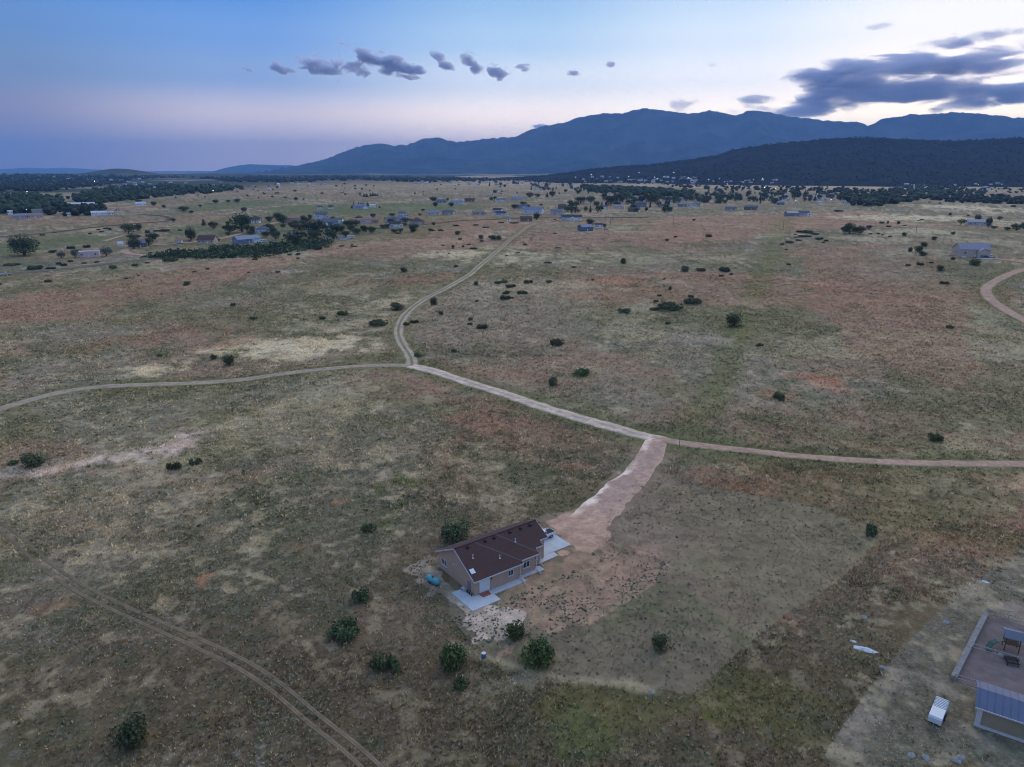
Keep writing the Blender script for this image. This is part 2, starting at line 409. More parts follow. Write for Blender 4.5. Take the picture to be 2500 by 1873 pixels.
# blobs: u, v, ru, rv (2212-wide pixels), colour, strength, tall-grass amount
BLOBS = [
    (640, 748, 160, 22, C_STRAW * 1.2, 1, .9), (310, 800, 65, 13, C_STRAW * 1.2, 1, .9), (860, 660, 100, 22, C_STRAW, .6, .7), (760, 700, 120, 14, C_STRAW, .5, .7), (640, 915, 170, 50, C_STRAW, .35, .8), (230, 1075, 150, 60, C_STRAW, .3, .8), (1080, 640, 170, 40, C_STRAW, .35, .7), (1380, 560, 140, 16, C_STRAW, .4, .5), (1130, 560, 120, 13, C_STRAW * 1.1, .75, .7), (1200, 617, 120, 10, C_STRAW, .45, .8),
    (1960, 470, 130, 8, C_STRAW * 1.15, .95, .7), (2110, 450, 120, 6, C_STRAW * 1.15, .95, .6), (2150, 478, 90, 6, C_STRAW * 1.1, .7, .6), (1900, 520, 60, 10, C_STRAW, .5, .6), (1990, 545, 90, 8, C_STRAW, .6, .6), (1990, 500, 100, 7, C_STRAW, .7, .6), (980, 548, 120, 6, C_STRAW * 1.1, .85, .5), (55, 573, 75, 12, alb(84, 86, 84), .85, .0), (1040, 480, 300, 14, C_REDGRASS, .45, .1), (300, 480, 240, 10, C_REDGRASS, .4, .1), (1080, 535, 60, 5, C_STRAW, .5, .5),
    (1100, 660, 150, 40, C_SAGE, .5, .7), (1050, 710, 140, 45, C_SAGE, .45, .6), (720, 930, 150, 60, C_SAGE, .5, .75), (180, 1100, 170, 70, C_SAGE, .45, .7), (330, 1180, 220, 60, C_SAGE, .45, .75), (560, 1000, 150, 40, C_SAGE, .4, .7),
    (440, 1250, 36, 22, C_RED, .85, .2), (725, 1080, 30, 32, C_RED, .8, .25), (1350, 608, 75, 9, C_RED, .6, .2), (1275, 636, 60, 7, C_RED, .5, .3), (1770, 824, 75, 17, C_RED, .7, .15), (1690, 850, 50, 10, C_RED, .5, .2), (690, 1170, 60, 16, C_RED, .4, .3),
    (1240, 1005, 55, 12, C_RED, .4, .3), (1830, 805, 30, 6, C_RED, .4, .2), (100, 1310, 60, 18, C_RED, .3, .3), (480, 742, 70, 8, C_REDGRASS, .6, .2), (900, 600, 160, 14, C_REDGRASS, .5, .2), (300, 735, 160, 16, C_REDGRASS, .4, .3), (180, 680, 130, 16, C_REDGRASS, .5, .3),
    (1060, 930, 130, 40, C_REDGRASS, .2, .3), (1900, 930, 170, 40, C_BROWN, .4, .3), (2060, 800, 130, 60, C_BROWN, .4, .3), (1750, 1260, 90, 40, C_REDGRASS, .3, .3), (1650, 1330, 70, 30, C_REDGRASS, .3, .3), (1500, 1010, 80, 16, C_REDGRASS, .3, .3), (1580, 1055, 90, 14, C_REDGRASS, .25, .3), (1950, 1120, 220, 60, C_OLIVE, .5, .25), (2060, 1180, 90, 26, C_REDGRASS, .35, .3),
    (850, 1060, 100, 45, alb(88, 92, 58), .7, .15), (850, 1110, 60, 30, C_GREEN, .5, .1), (520, 1082, 110, 30, C_DARKGREEN, .55, .3), (330, 960, 90, 30, C_OLIVE, .5, .2), (120, 620, 120, 14, C_OLIVE, .6, .2), (750, 555, 100, 8, C_OLIVE, .5, .2),
    (1300, 1540, 160, 65, alb(80, 82, 46), .42, .2), (1270, 1600, 100, 40, C_GREEN, .5, .2), (1640, 1520, 110, 60, alb(80, 82, 46), .4, .2), (1050, 760, 130, 18, C_DARKGREEN, .5, .2), (820, 772, 110, 9, C_GREEN, .55, .2), (1500, 930, 70, 14, C_GREEN, .5, .15), (1950, 960, 260, 18, C_GREEN, .5, .2),
    (1330, 860, 120, 34, C_GREYSOIL, .35, .5), (1240, 880, 110, 16, C_GREYSOIL, .35, .5), (400, 960, 80, 26, C_GRAVEL * .85, .95, .2), (230, 992, 130, 13, C_GRAVEL * .9, .9, .2), (60, 1012, 70, 9, C_GREYSOIL * 1.1, .9, .3), (1510, 732, 60, 22, C_GREYSOIL * 1.05, .85, .5), (1620, 660, 60, 12, C_PINK, .45, .3), (1430, 690, 140, 18, C_OLIVE, .45, .3), (240, 470, 150, 5, C_BROWN, .5, .2), (1100, 1480, 60, 26, C_STRAW, .25, .7), (1500, 1330, 120, 40, C_DARKGREEN, .3, .1), (830, 1340, 90, 40, C_BROWN, .35, .4),
    (300, 590, 170, 7, C_BROWN, .5, .2), (2020, 540, 160, 14, C_SAGE, .5, .7), (1950, 590, 110, 20, C_SAGE, .5, .6), (2120, 520, 90, 8, C_STRAW, .4, .6),
    (1150, 1350, 70, 30, C_GREYSOIL, .3, .4), (1350, 1160, 60, 26, C_GREYSOIL, .45, .6), (1440, 1190, 60, 14, C_GRAVEL, .4, .6),
]
def blob_world(u, v, ru, rv):
    c = W2(u, v); a = W2(u, v - rv); b = W2(u, v + rv)
    rx = ru * S * mpp(c); ry = max((a - b).length / 2, rv * S * mpp(c))
    return c.x, c.y, rx, ry, facing(c)
BW = [(*blob_world(*b[:4]), b[4], b[5], b[6]) for b in BLOBS]
ROADLINES = {}

def ground_colour(x, y):
    n = len(x)
    wx = x + (fbm(x, y, 24, 4, 61) - .5) * 26 + (fbm(x, y, 160, 3, 63) - .5) * 60 * sm(np.hypot(x, y), 250, 800)
    wy = y + (fbm(x, y, 24, 4, 62) - .5) * 26 + (fbm(x, y, 160, 3, 64) - .5) * 60 * sm(np.hypot(x, y), 250, 800)
    r = np.hypot(x, y)
    a = fbm(wx, wy, 70, 5, 31); b = fbm(wx, wy, 38, 4, 41); c = fbm(wx, wy, 130, 4, 51); e = fbm(x, y, 9, 4, 71); h = fbm(x, y, 3.0, 3, 81)
    cl = fbm(x, y, 4.5, 3, 181); k1 = fbm(x, y, 1.3, 3, 183)
    jit = (e - .5) * .14 + (h - .5) * .12 + (cl - .5) * .14 + (k1 - .5) * .10; a = a + jit; b = b + jit[::1] * np.where(k1 > .5, 1, -1) * .6; c = c - jit
    col = np.tile(C_BROWN, (n, 1)); tall = np.full(n, .35)
    def mix(cc, w):
        nonlocal col
        w = np.clip(w, 0, 1)[:, None]; col = col * (1 - w) + cc * w
    def amt(t, w):
        nonlocal tall
        w = np.clip(w, 0, 1); tall = tall * (1 - w) + t * w
    mix(C_OLIVE, sm(a, .45, .56) * .72); mix(C_SAGE, sm(b, .50, .66) * .6); amt(.7, sm(b, .5, .66))
    mix(C_REDGRASS, sm(c, .52, .66) * .6); mix(C_GREEN, sm(1 - a, .58, .70) * .6); mix(C_DARKGREEN, sm(e, .58, .75) * .45)
    mix(C_STRAW, sm(fbm(wx, wy, 55, 4, 91) + jit * 1.2, .60, .74) * .35); mix(C_NEAR_SHADE, sm(r, 200, 82) * .85)  # last mix: ground near the camera painted darker, vignette shading put into its colour
    for k, cc, w, t in (('redbrown1', C_REDGRASS, .6, .25), ('redbrown2', C_REDGRASS, .55, .3), ('redbrown3', C_REDGRASS, .65, .15), ('redbrown4', C_REDGRASS, .5, .2), ('bank', C_SAGE, .4, .7), ('greenlow', C_GREEN, .45, .2), ('hamlet', C_GREEN, .55, .15)):
        i = in_poly(wx, wy, AREA[k]).astype(float); w_ = i * w * (.45 + .9 * b); mix(cc, w_); amt(t, i * .8)
    ds = poly_dist(x, y, SWALE); sw = 6 + r * .013
    mix(C_OLIVE * np.array([.95, 1.08, .8]), sm(ds + (e - .5) * sw * .9, sw, sw * .1) * .46); amt(.1, sm(ds, sw, sw * .3))
    for cx, cyy, rx, ry, hd, cc, st, tl in BW:
        dx = (x - cx); dy = (y - cyy); ch, sh = math.cos(hd), math.sin(hd)
        p = (dx * ch - dy * sh) / rx; q = (dx * sh + dy * ch) / ry
        m = p * p + q * q < 9
        if not m.any(): continue
        d = np.sqrt(p[m] ** 2 + q[m] ** 2) + (e[m] - .5) * 2.2 + (b[m] - .5) * 1.3 + (h[m] - .5) * 1.5
        w = np.zeros(n); w[m] = sm(d, 1.25, .25)
        mix(cc, w * st); amt(tl, w)
    # mown lot round the near house
    inm = in_poly(x + (e - .5) * 3, y + (e - .5) * 3, AREA['mown']).astype(float)
    mix(C_MOWN, inm * .88); amt(.10, inm); mix(C_GREEN, inm * sm(a, .46, .62) * .4); mix(C_PINK * .8, inm * sm(c, .5, .62) * .25)
    dp = poly_dist(x, y, LOTPATH) + (e - .5) * 1.2; mix(C_STRAW * .8, sm(dp, 1.6, .2) * .45)
    for k, cc, w in (('yard', C_PINK * np.array([1.0, .94, .92]), .95), ('redyard', alb(134, 112, 106), .66), ('gravelyard', C_GRAVEL * .85, .85), ('tankyard', C_GREYSOIL, .8)):
        wv = 20 if k == 'redyard' else 10
        i = in_poly(x + (e - .5) * wv + (h - .5) * wv * .4, y + (e - .5) * wv + (h - .5) * wv * .4, AREA[k]).astype(float)
        weeds = sm(fbm(x, y, 1.7, 3, 121) + .3 * (e - .5), .46, .60)
        ww = i * w * (1 - (.5 * weeds if k != 'yard' else .12 * weeds)); mix(cc, ww); amt(.1, ww)
    i = in_poly(x + (e - .5) * 12, y + (e - .5) * 12, AREA['lot']).astype(float)
    mix(alb(86, 84, 80), i * .85); amt(.6, i * .8); mix(C_GREYSOIL * .8, i * sm(fbm(x, y, 6, 4, 131), .5, .68) * .7)
    for k in ('fairway1', 'fairway2', 'fairway3'):
        i = in_poly(x + (a - .5) * 30, y + (a - .5) * 60, AREA[k]).astype(float); mix(C_TURF, i * .7); amt(0, i)
    mix(C_STRAW, sm(cl * .6 + k1 * .4, .54, .68) * tall * .55); mix(C_DARKGREEN, sm(1 - cl * .55 - k1 * .45, .54, .68) * .5 * (1 - inm * .5))
    # road verges
    for nm, (pts, wd, vc) in ROADLINES.items():
        if vc is None: continue
        d = poly_dist(x, y, pts) + (e - .5) * 3 + (h - .5) * 1.5
        mix(vc, sm(d, wd * 1.7 + 1.5, wd * .55) * .55); amt(.15, sm(d, wd * 1.6, wd * .6))
    # far country
    far = sm(r, 1500, 3000)
    fo = fbm(x, y * .6, 900, 5, 141)
    mix(alb(128, 116, 104), far * .7); amt(.05, far)
    mix(C_STRAW * .9, far * sm(fbm(x, y, 500, 4, 151), .55, .7) * .6)
    mix(C_FOREST, sm(r, 2300, 5200) * sm(fo, .47, .55))
    mix(C_FOREST, sm(r, 1900, 2400) * sm(-x, 500, 1300) * sm(fbm(x, y, 420, 4, 161), .36, .48))
    mix(C_FOREST, sm(r, 4500, 5600) * sm(Zt(x, y), 26, 40))
    col *= (.88 + .24 * h)[:, None] * (.88 + .24 * k1)[:, None]
    return np.concatenate([col, tall[:, None]], 1)

def polyline(pts, step):
    P = [Vector((p[0], p[1], 0)) for p in pts]; out = []
    for i in range(len(P) - 1):            # Catmull-Rom
        p0 = P[max(i - 1, 0)]; p1 = P[i]; p2 = P[i + 1]; p3 = P[min(i + 2, len(P) - 1)]
        n = max(2, int((p2 - p1).length / step))
        for k in range(n):
            t = k / n
            out.append(.5 * ((2 * p1) + (p2 - p0) * t + (2 * p0 - 5 * p1 + 4 * p2 - p3) * t * t + (3 * p1 - p0 - 3 * p2 + p3) * t ** 3))
    out.append(P[-1]); return out
ROADS = [  # name, 2212 pixels, width m, style, verge
    ('dirt_road', [(-90, 912), (0, 884), (60, 866), (140, 846), (220, 836), (330, 831), (420, 828), (520, 821), (620, 807), (720, 796), (810, 790), (890, 790)], 4.6, 'track', C_OLIVE),
    ('dirt_track', [(890, 790), (886, 770), (866, 738), (861, 710), (876, 680), (912, 650), (960, 625), (1005, 600), (1033, 578), (1056, 558), (1078, 540), (1098, 522), (1118, 507), (1135, 494), (1150, 486), (1180, 480)], 4.6, 'two', C_OLIVE),
    ('gravel_road', [(885, 790), (930, 800), (1000, 823), (1080, 848), (1160, 875), (1250, 903), (1330, 925), (1390, 942), (1440, 952)], 5.6, 'gravel', C_GREEN),
    ('country_road', [(1400, 945), (1440, 952), (1500, 961), (1600, 972), (1720, 985), (1850, 995), (2000, 1001), (2260, 1003)], 4.0, 'pink', C_GREEN),
    ('driveway', [(1420, 946), (1404, 985), (1372, 1028), (1330, 1068), (1295, 1100), (1268, 1128), (1248, 1150)], 8.2, 'drive', None),
    ('wheel_track', [(-60, 1108), (0, 1140), (40, 1168), (100, 1222), (170, 1270), (250, 1310), (350, 1355), (450, 1400), (530, 1440), (600, 1487), (680, 1555), (750, 1610), (800, 1655), (860, 1710)], 2.5, 'ruts', None),
    ('country_lane', [(2300, 560), (2212, 583), (2165, 600), (2133, 620), (2134, 640), (2160, 662), (2212, 692), (2300, 735)], 6.0, 'pink', C_OLIVE),
    ('asphalt_road', [(-120, 600), (0, 593), (80, 587), (160, 579), (230, 571), (300, 563), (345, 557), (380, 553)], 8.0, 'asphalt', C_OLIVE),
    ('gravel_lane', [(350, 557), (310, 552), (282, 549), (268, 544), (280, 537), (320, 531), (380, 527), (440, 521), (480, 515), (520, 505), (560, 492), (600, 480)], 7.0, 'pink', None),
    ('field_lane', [(225, 521), (250, 514), (272, 507), (285, 500), (330, 493), (400, 488)], 5.0, 'pink', None),
    ('valley_road', [(-60, 515), (60, 508), (200, 492), (300, 483), (360, 478), (363, 470), (340, 466), (300, 464)], 6.0, 'dark', None),
    ('cluster_road', [(640, 524), (760, 500), (900, 487), (1020, 476), (1180, 470), (1400, 470)], 7.0, 'dark', None),
    ('far_lane', [(1180, 480), (1240, 470), (1330, 460)], 5.0, 'pink', None),
    ('ranch_lane', [(2330, 600), (2212, 568), (2130, 558), (2080, 552), (2020, 549)], 4.0, 'pink', None),
]
RW = []
for nm, px, wd, st, vc in ROADS:
    pts = [tuple(W2(*p)[:2]) for p in px]
    ROADLINES[nm + str(len(RW))] = (pts, wd, vc); RW.append((nm, pts, wd, st))

def build_ground():
    dep = np.concatenate([np.linspace(76, 48, 24), np.linspace(47.7, 1.35, 620)])
    r = CAM_H / np.tan(np.radians(dep))
    r = np.concatenate([[0.5, 4], r, np.geomspace(r[-1] * 1.012, 16000, 130), np.geomspace(17000, 90000, 14)])
    az = np.radians(np.concatenate([np.linspace(-180, -50, 40, endpoint=False), np.linspace(-50, -41, 36, endpoint=False), np.linspace(-41, 41, 720, endpoint=False), np.linspace(41, 50, 36, endpoint=False), np.linspace(50, 180, 40, endpoint=False)]))
    R, A = np.meshgrid(r, az, indexing='ij')
    x = (R * np.sin(A)).ravel(); y = (R * np.cos(A)).ravel(); z = Zt(x, y)
    nr, na = len(r), len(az)
    I = np.arange(nr * na).reshape(nr, na); J = np.roll(I, -1, axis=1)
    F = np.stack([I[:-1], J[:-1], J[1:], I[1:]], -1).reshape(-1, 4)[:, ::-1]
    V = np.stack([x, y, z], 1)
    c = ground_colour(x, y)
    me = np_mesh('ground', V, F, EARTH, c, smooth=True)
    return np_obj('ground', me, 'structure')
ground = build_ground()
tag(ground, 'rolling dry prairie grassland in brown, olive and straw', None)

def build_road(nm, pts, wd, st):
    near = min(math.hypot(*p) for p in pts)
    P = polyline(pts, 1.2 if near < 200 else (2.5 if near < 500 else 6))
    n = len(P); xs = np.array([p.x for p in P]); ys = np.array([p.y for p in P])
    tx = np.gradient(xs); ty = np.gradient(ys); l = np.hypot(tx, ty) + 1e-9; nx, ny = -ty / l, tx / l
    m = 13; t = np.linspace(-.5, .5, m)
    s = np.cumsum(np.hypot(np.gradient(xs), np.gradient(ys)))
    wl = wd * (1 + (fbm(s, s * 0 + 3, 7, 3, 201) - .5) * .35 + (fbm(s, s * 0 + 3, 1.8, 2, 204) - .5) * .25)
    wr = wd * (1 + (fbm(s, s * 0 + 9, 7, 3, 202) - .5) * .35 + (fbm(s, s * 0 + 9, 1.8, 2, 205) - .5) * .25)
    if st == 'drive': wl = wl * np.interp(s, [0, s[-1]], [.62, 1.2]); wr = wr * np.interp(s, [0, s[-1]], [.62, 1.2])
    X = xs[:, None] + nx[:, None] * t[None] * np.where(t[None] < 0, wl[:, None], wr[:, None])
    Y = ys[:, None] + ny[:, None] * t[None] * np.where(t[None] < 0, wl[:, None], wr[:, None])
    lift = .02 if st == 'worn' else .05
    Z = Zt(X, Y) + lift + (.0001 if st == 'worn' else .0004) * np.hypot(X, Y) + lift * (1 - (2 * t[None]) ** 2)
    Z[:, 0] -= .12 if st != 'worn' else .03; Z[:, -1] -= .12 if st != 'worn' else .03
    Z[0] -= .25; Z[-1] -= .25; Z[1] -= .07; Z[-2] -= .07
    x, y = X.ravel(), Y.ravel(); T = np.abs(np.tile(t, n)) * 2; tt = np.tile(t, n) * 2
    ns = fbm(x, y, 2.5, 4, 211); ns2 = fbm(x, y, 14, 3, 212)
    base = {'track': C_GREYSOIL * .98, 'two': C_GREYSOIL * 1.15, 'gravel': C_GRAVEL * .80, 'pink': C_PINK * .86, 'drive': alb(138, 120, 122), 'worn': alb(96, 88, 82), 'asphalt': alb(84, 82, 86), 'dark': alb(64, 62, 58)}[st]
    edge = {'track': C_BROWN, 'two': C_OLIVE, 'gravel': C_SAGE, 'pink': C_BROWN, 'drive': C_PINK, 'worn': alb(62, 56, 50), 'asphalt': alb(92, 88, 88), 'dark': C_BROWN}[st]
    mid = {'two': C_OLIVE, 'track': C_GREYSOIL * .8, 'gravel': C_GREYSOIL * .75, 'worn': alb(84, 76, 71)}.get(st, base * .97)
    c = np.tile(base, (len(x), 1))
    w = (sm(np.abs(T - .0), .34, .12) * (.8 if st in ('two', 'worn') else .5) * (.6 + .8 * ns))[:, None]
    c = c * (1 - np.clip(w, 0, 1)) + mid * np.clip(w, 0, 1)
    w = (sm(T + (ns - .5) * .5, .72, 1.0) * .85)[:, None]; c = c * (1 - w) + edge * w
    if st == 'two':
        w = (sm(np.repeat(s, m), s[-1] * .30, s[-1] * .75) * .55)[:, None]; c = c * (1 - w) + C_BROWN * w
    if st == 'drive':
        s_ = np.repeat(s, m); w = sm(s_, s[-1] - 16, s[-1] - 2)[:, None]; c = c * (1 - w) + C_PINK * np.array([1.0, .94, .92]) * w
        w = (sm(s_, s[-1] - 4, s[-1] - 9) * sm(-tt + (ns - .5) * 1.1, .55, .9) * sm(ns2, .40, .56))[:, None]; c = c * (1 - w) + C_GRAVEL * 1.15 * w
    if st == 'gravel':
        w = (sm(ns, .5, .7) * .5)[:, None]; c = c * (1 - w) + C_GRAVEL * .98 * w
    c *= (.85 + .3 * ns)[:, None]
    I = np.arange(n * m).reshape(n, m)
    F = np.stack([I[:-1, :-1], I[:-1, 1:], I[1:, 1:], I[1:, :-1]], -1).reshape(-1, 4)
    col = np.concatenate([c, np.full((len(c), 1), .08)], 1)
    me = np_mesh(nm, np.stack([x, y, Z.ravel()], 1), F[:, ::-1], ROADM, col, smooth=True)
    # face up
    o = np_obj(nm, me, 'structure')
    return o
def offset_line(pts, d):
    P = polyline(pts, 3.0); o = []
    for i, p in enumerate(P):
        t = (P[min(i + 1, len(P) - 1)] - P[max(i - 1, 0)]).normalized(); o.append((p.x - t.y * d, p.y + t.x * d))
    return o
for i, (nm, pts, wd, st) in enumerate(RW):
    if st == 'ruts':
        for s_ in (-1, 1): build_road('wheel_rut', offset_line(pts, s_ * .85), .75, 'worn')
    else: build_road(nm, pts, wd, st)

# ------------------------------------------------------------------ mountains and hill
def skyline_mesh(name, pts, foot_r, ridge_r, back_r, base_z, rough, material, seed, spur=1.0, daz=.09, rows=46, az_lo=None, az_hi=None, smooth=True):
    ae = [azel(u * S, v * S) for u, v in pts]
    A = np.array([a for a, e in ae]); E = np.array([e for a, e in ae])
    az = np.arange(A[0] if az_lo is None else az_lo, A[-1] if az_hi is None else az_hi, math.radians(daz))
    el = np.interp(az, A, E)
    el = el + (fbm(az * 1000, az * 0 + seed, 5, 4, seed) - .5) * math.radians(rough)
    zr = CAM_H + np.tan(el) * ridge_r
    t = np.concatenate([np.linspace(0, 1, rows), np.linspace(1.03, 1.5, 8)])
    T, AZ = np.meshgrid(t, az, indexing='ij'); ZR = np.tile(zr, (len(t), 1))
    R = np.where(T <= 1, foot_r + (ridge_r - foot_r) * T, ridge_r + (back_r - ridge_r) * (T - 1) * 2)
    x = R * np.sin(AZ); y = R * np.cos(AZ)
    prof = np.where(T <= 1, T ** 1.35, 1 - ((T - 1) * 2) ** 1.2 * .9)
    w = np.clip(prof * (1 - prof) * 4, 0, 1)
    rid = 1 - np.abs(2 * fbm(x + seed * 999, y, (ridge_r - foot_r) * .35, 5, seed + 3) - 1)
    z = base_z + (ZR - base_z) * prof - (ZR - base_z) * w * (1 - rid) * .55 * spur
    zg = Zt(x, y)
    z = np.where(T < .02, zg - 15, np.maximum(z, zg - 15))
    I = np.arange(len(t) * len(az)).reshape(len(t), len(az))
    F = np.stack([I[:-1, :-1], I[:-1, 1:], I[1:, 1:], I[1:, :-1]], -1).reshape(-1, 4)[:, ::-1]
    me = np_mesh(name, np.stack([x.ravel(), y.ravel(), z.ravel()], 1), F, material, smooth=smooth)
    return np_obj(name, me, 'structure'), (az, zr, x, y, z)
def slope_material(name, c1, c2, scale, c3=None):
    m = bpy.data.materials.new(name); m.use_nodes = True; nt = m.node_tree; N = nt.nodes; L = nt.links
    b = N['Principled BSDF']; b.inputs['Roughness'].default_value = 1; b.inputs['Specular IOR Level'].default_value = 0
    g = N.new('ShaderNodeNewGeometry'); n = N.new('ShaderNodeTexNoise'); n.inputs['Scale'].default_value = scale; n.inputs['Detail'].default_value = 9
    n.inputs['Roughness'].default_value = .62
    L.new(g.outputs['Position'], n.inputs['Vector'])
    r = N.new('ShaderNodeValToRGB'); r.color_ramp.elements[0].position = .38; r.color_ramp.elements[1].position = .66
    r.color_ramp.elements[0].color = (*c1, 1); r.color_ramp.elements[1].color = (*c2, 1)
    L.new(n.outputs['Fac'], r.inputs[0]); L.new(r.outputs[0], b.inputs['Base Color'])
    return m
MTN = slope_material('mountain_forest', (.014, .024, .026), (.075, .088, .080), .0022)
HILLM = slope_material('hill_forest', (.024, .025, .022), (.044, .043, .036), .012)
RANGE = [(500, 377), (580, 369), (640, 358), (700, 346), (740, 328), (790, 313), (822, 310), (850, 314), (880, 313), (905, 304), (942, 296), (985, 308), (1020, 303), (1070, 298), (1110, 297), (1150, 279), (1190, 269), (1225, 263), (1250, 253), (1300, 246), (1345, 245), (1370, 236), (1395, 234), (1430, 238), (1470, 243), (1510, 245), (1530, 238), (1550, 240), (1590, 249), (1620, 239), (1660, 241), (1700, 252), (1760, 258), (1830, 264), (1850, 262), (1875, 271), (1910, 257), (1960, 248), (2060, 243), (2130, 247), (2180, 254), (2240, 252), (2400, 262), (2700, 300), (3200, 340)]
skyline_mesh('mountain_range', RANGE, 10500, 15500, 21000, 10, .20, MTN, 5, spur=1.25, daz=.07, rows=64)
skyline_mesh('distant_mountain', [(330, 380), (445, 374), (490, 362), (520, 357), (540, 355), (600, 357), (650, 358), (760, 362), (900, 372)], 22000, 25500, 29000, -40, .05, MTN, 9)
skyline_mesh('far_mountain', [(-700, 372), (-300, 366), (0, 366), (60, 362), (100, 364), (140, 362), (200, 366), (240, 368), (280, 370), (340, 375), (420, 378)], 30000, 33000, 35000, -60, .06, MTN, 13)
hill_o, hill_dat = skyline_mesh('forested_hill', HILL, 2950, 4700, 6800, 8, .05, HILLM, 17, spur=.35, daz=.06, rows=60)

# ------------------------------------------------------------------ plants
def leaf_mesh(name, blobs, n, size, material, seed, tint=(.55, 1.5), squash=.75, upward=.35):
    """Many small leaf faces spread through a crown made of overlapping lobes."""
    g = np.random.default_rng(seed)
    B = np.array(blobs, float)                     # x y z rx ry rz
    vol = B[:, 3] * B[:, 4] * B[:, 5]; w = vol ** .7; w /= w.sum()
    k = g.choice(len(B), n, p=w)
    d = g.normal(size=(n, 3)); d /= np.linalg.norm(d, axis=1)[:, None]
    r = .45 + .62 * g.random(n) ** .45
    r *= 1 + .16 * np.sin(d[:, 0] * 7 + k) * np.cos(d[:, 2] * 6 + k * 2)
    P = B[k, :3] + d * r[:, None] * B[k, 3:6]
    low = P[:, 2] < .02; P[low, 2] = .02 + .10 * g.random(low.sum())
    nrm = d * .8 + g.normal(size=(n, 3)) * .6; nrm[:, 2] += upward; nrm /= np.linalg.norm(nrm, axis=1)[:, None]
    a = np.cross(nrm, g.normal(size=(n, 3))); a /= np.linalg.norm(a, axis=1)[:, None] + 1e-9; b = np.cross(nrm, a)
    s = (size * (.6 + .8 * g.random(n)))[:, None]
    V = np.stack([P - a * s, P - b * s * squash, P + a * s, P + b * s * squash], 1).reshape(-1, 3)
    F = np.arange(4 * n).reshape(n, 4)
    t = tint[0] + (tint[1] - tint[0]) * g.random(n) ** 1.4
    t = t * (.8 + .4 * g.random(len(B)))[k]
    c = np.stack([t * (.92 + .2 * g.random(n)), t, t * (.85 + .2 * g.random(n))], 1)
    return np_mesh(name, V, F, material, np.repeat(c, 4, 0), 'leaf_tint')
def lobes(seed, n, spread, rad, flat=.8, cz=.5, base=0.0):
    r = random.Random(seed); out = []
    for i in range(n):
        a = r.uniform(0, 6.283); q = spread * math.sqrt(r.random())
        R = rad * r.uniform(.7, 1.15) * (1 - .25 * q / max(spread, .01))
        out.append((q * math.cos(a), q * math.sin(a), base + cz + r.uniform(-.4, .4) * cz * .6, R, R * r.uniform(.8, 1.1), R * flat))
    return out
def stems(seed, n, h, spread, r0):
    b = MB(); r = random.Random(seed)
    for i in range(n):
        a = i * 6.283 / n + r.uniform(-.4, .4); s = spread * r.uniform(.5, 1)
        b.tube([(0, 0, -.15), (s * .3 * math.cos(a), s * .3 * math.sin(a), h * .45), (s * math.cos(a), s * math.sin(a), h)], [r0, r0 * .75, r0 * .35], 6)
    return b
def tree_wood(seed, h, crown_h, r0, n=5, spread=.3):
    b = MB(); r = random.Random(seed)
    b.tube([(0, 0, -.2), (.02 * h, .01 * h, h * .25), (-.01 * h, .02 * h, h * .55), (.0, .0, h * .85)], [r0, r0 * .8, r0 * .5, r0 * .12], 8)
    for i in range(n):
        a = i * 2.4 + r.uniform(-.4, .4); z0 = h * r.uniform(.28, .5); s = spread * h * r.uniform(.7, 1.1)
        b.tube([(0, 0, z0), (s * .5 * math.cos(a), s * .5 * math.sin(a), z0 + h * .14), (s * math.cos(a), s * math.sin(a), z0 + h * r.uniform(.22, .36))], [r0 * .42, r0 * .3, r0 * .08], 6)
    return b
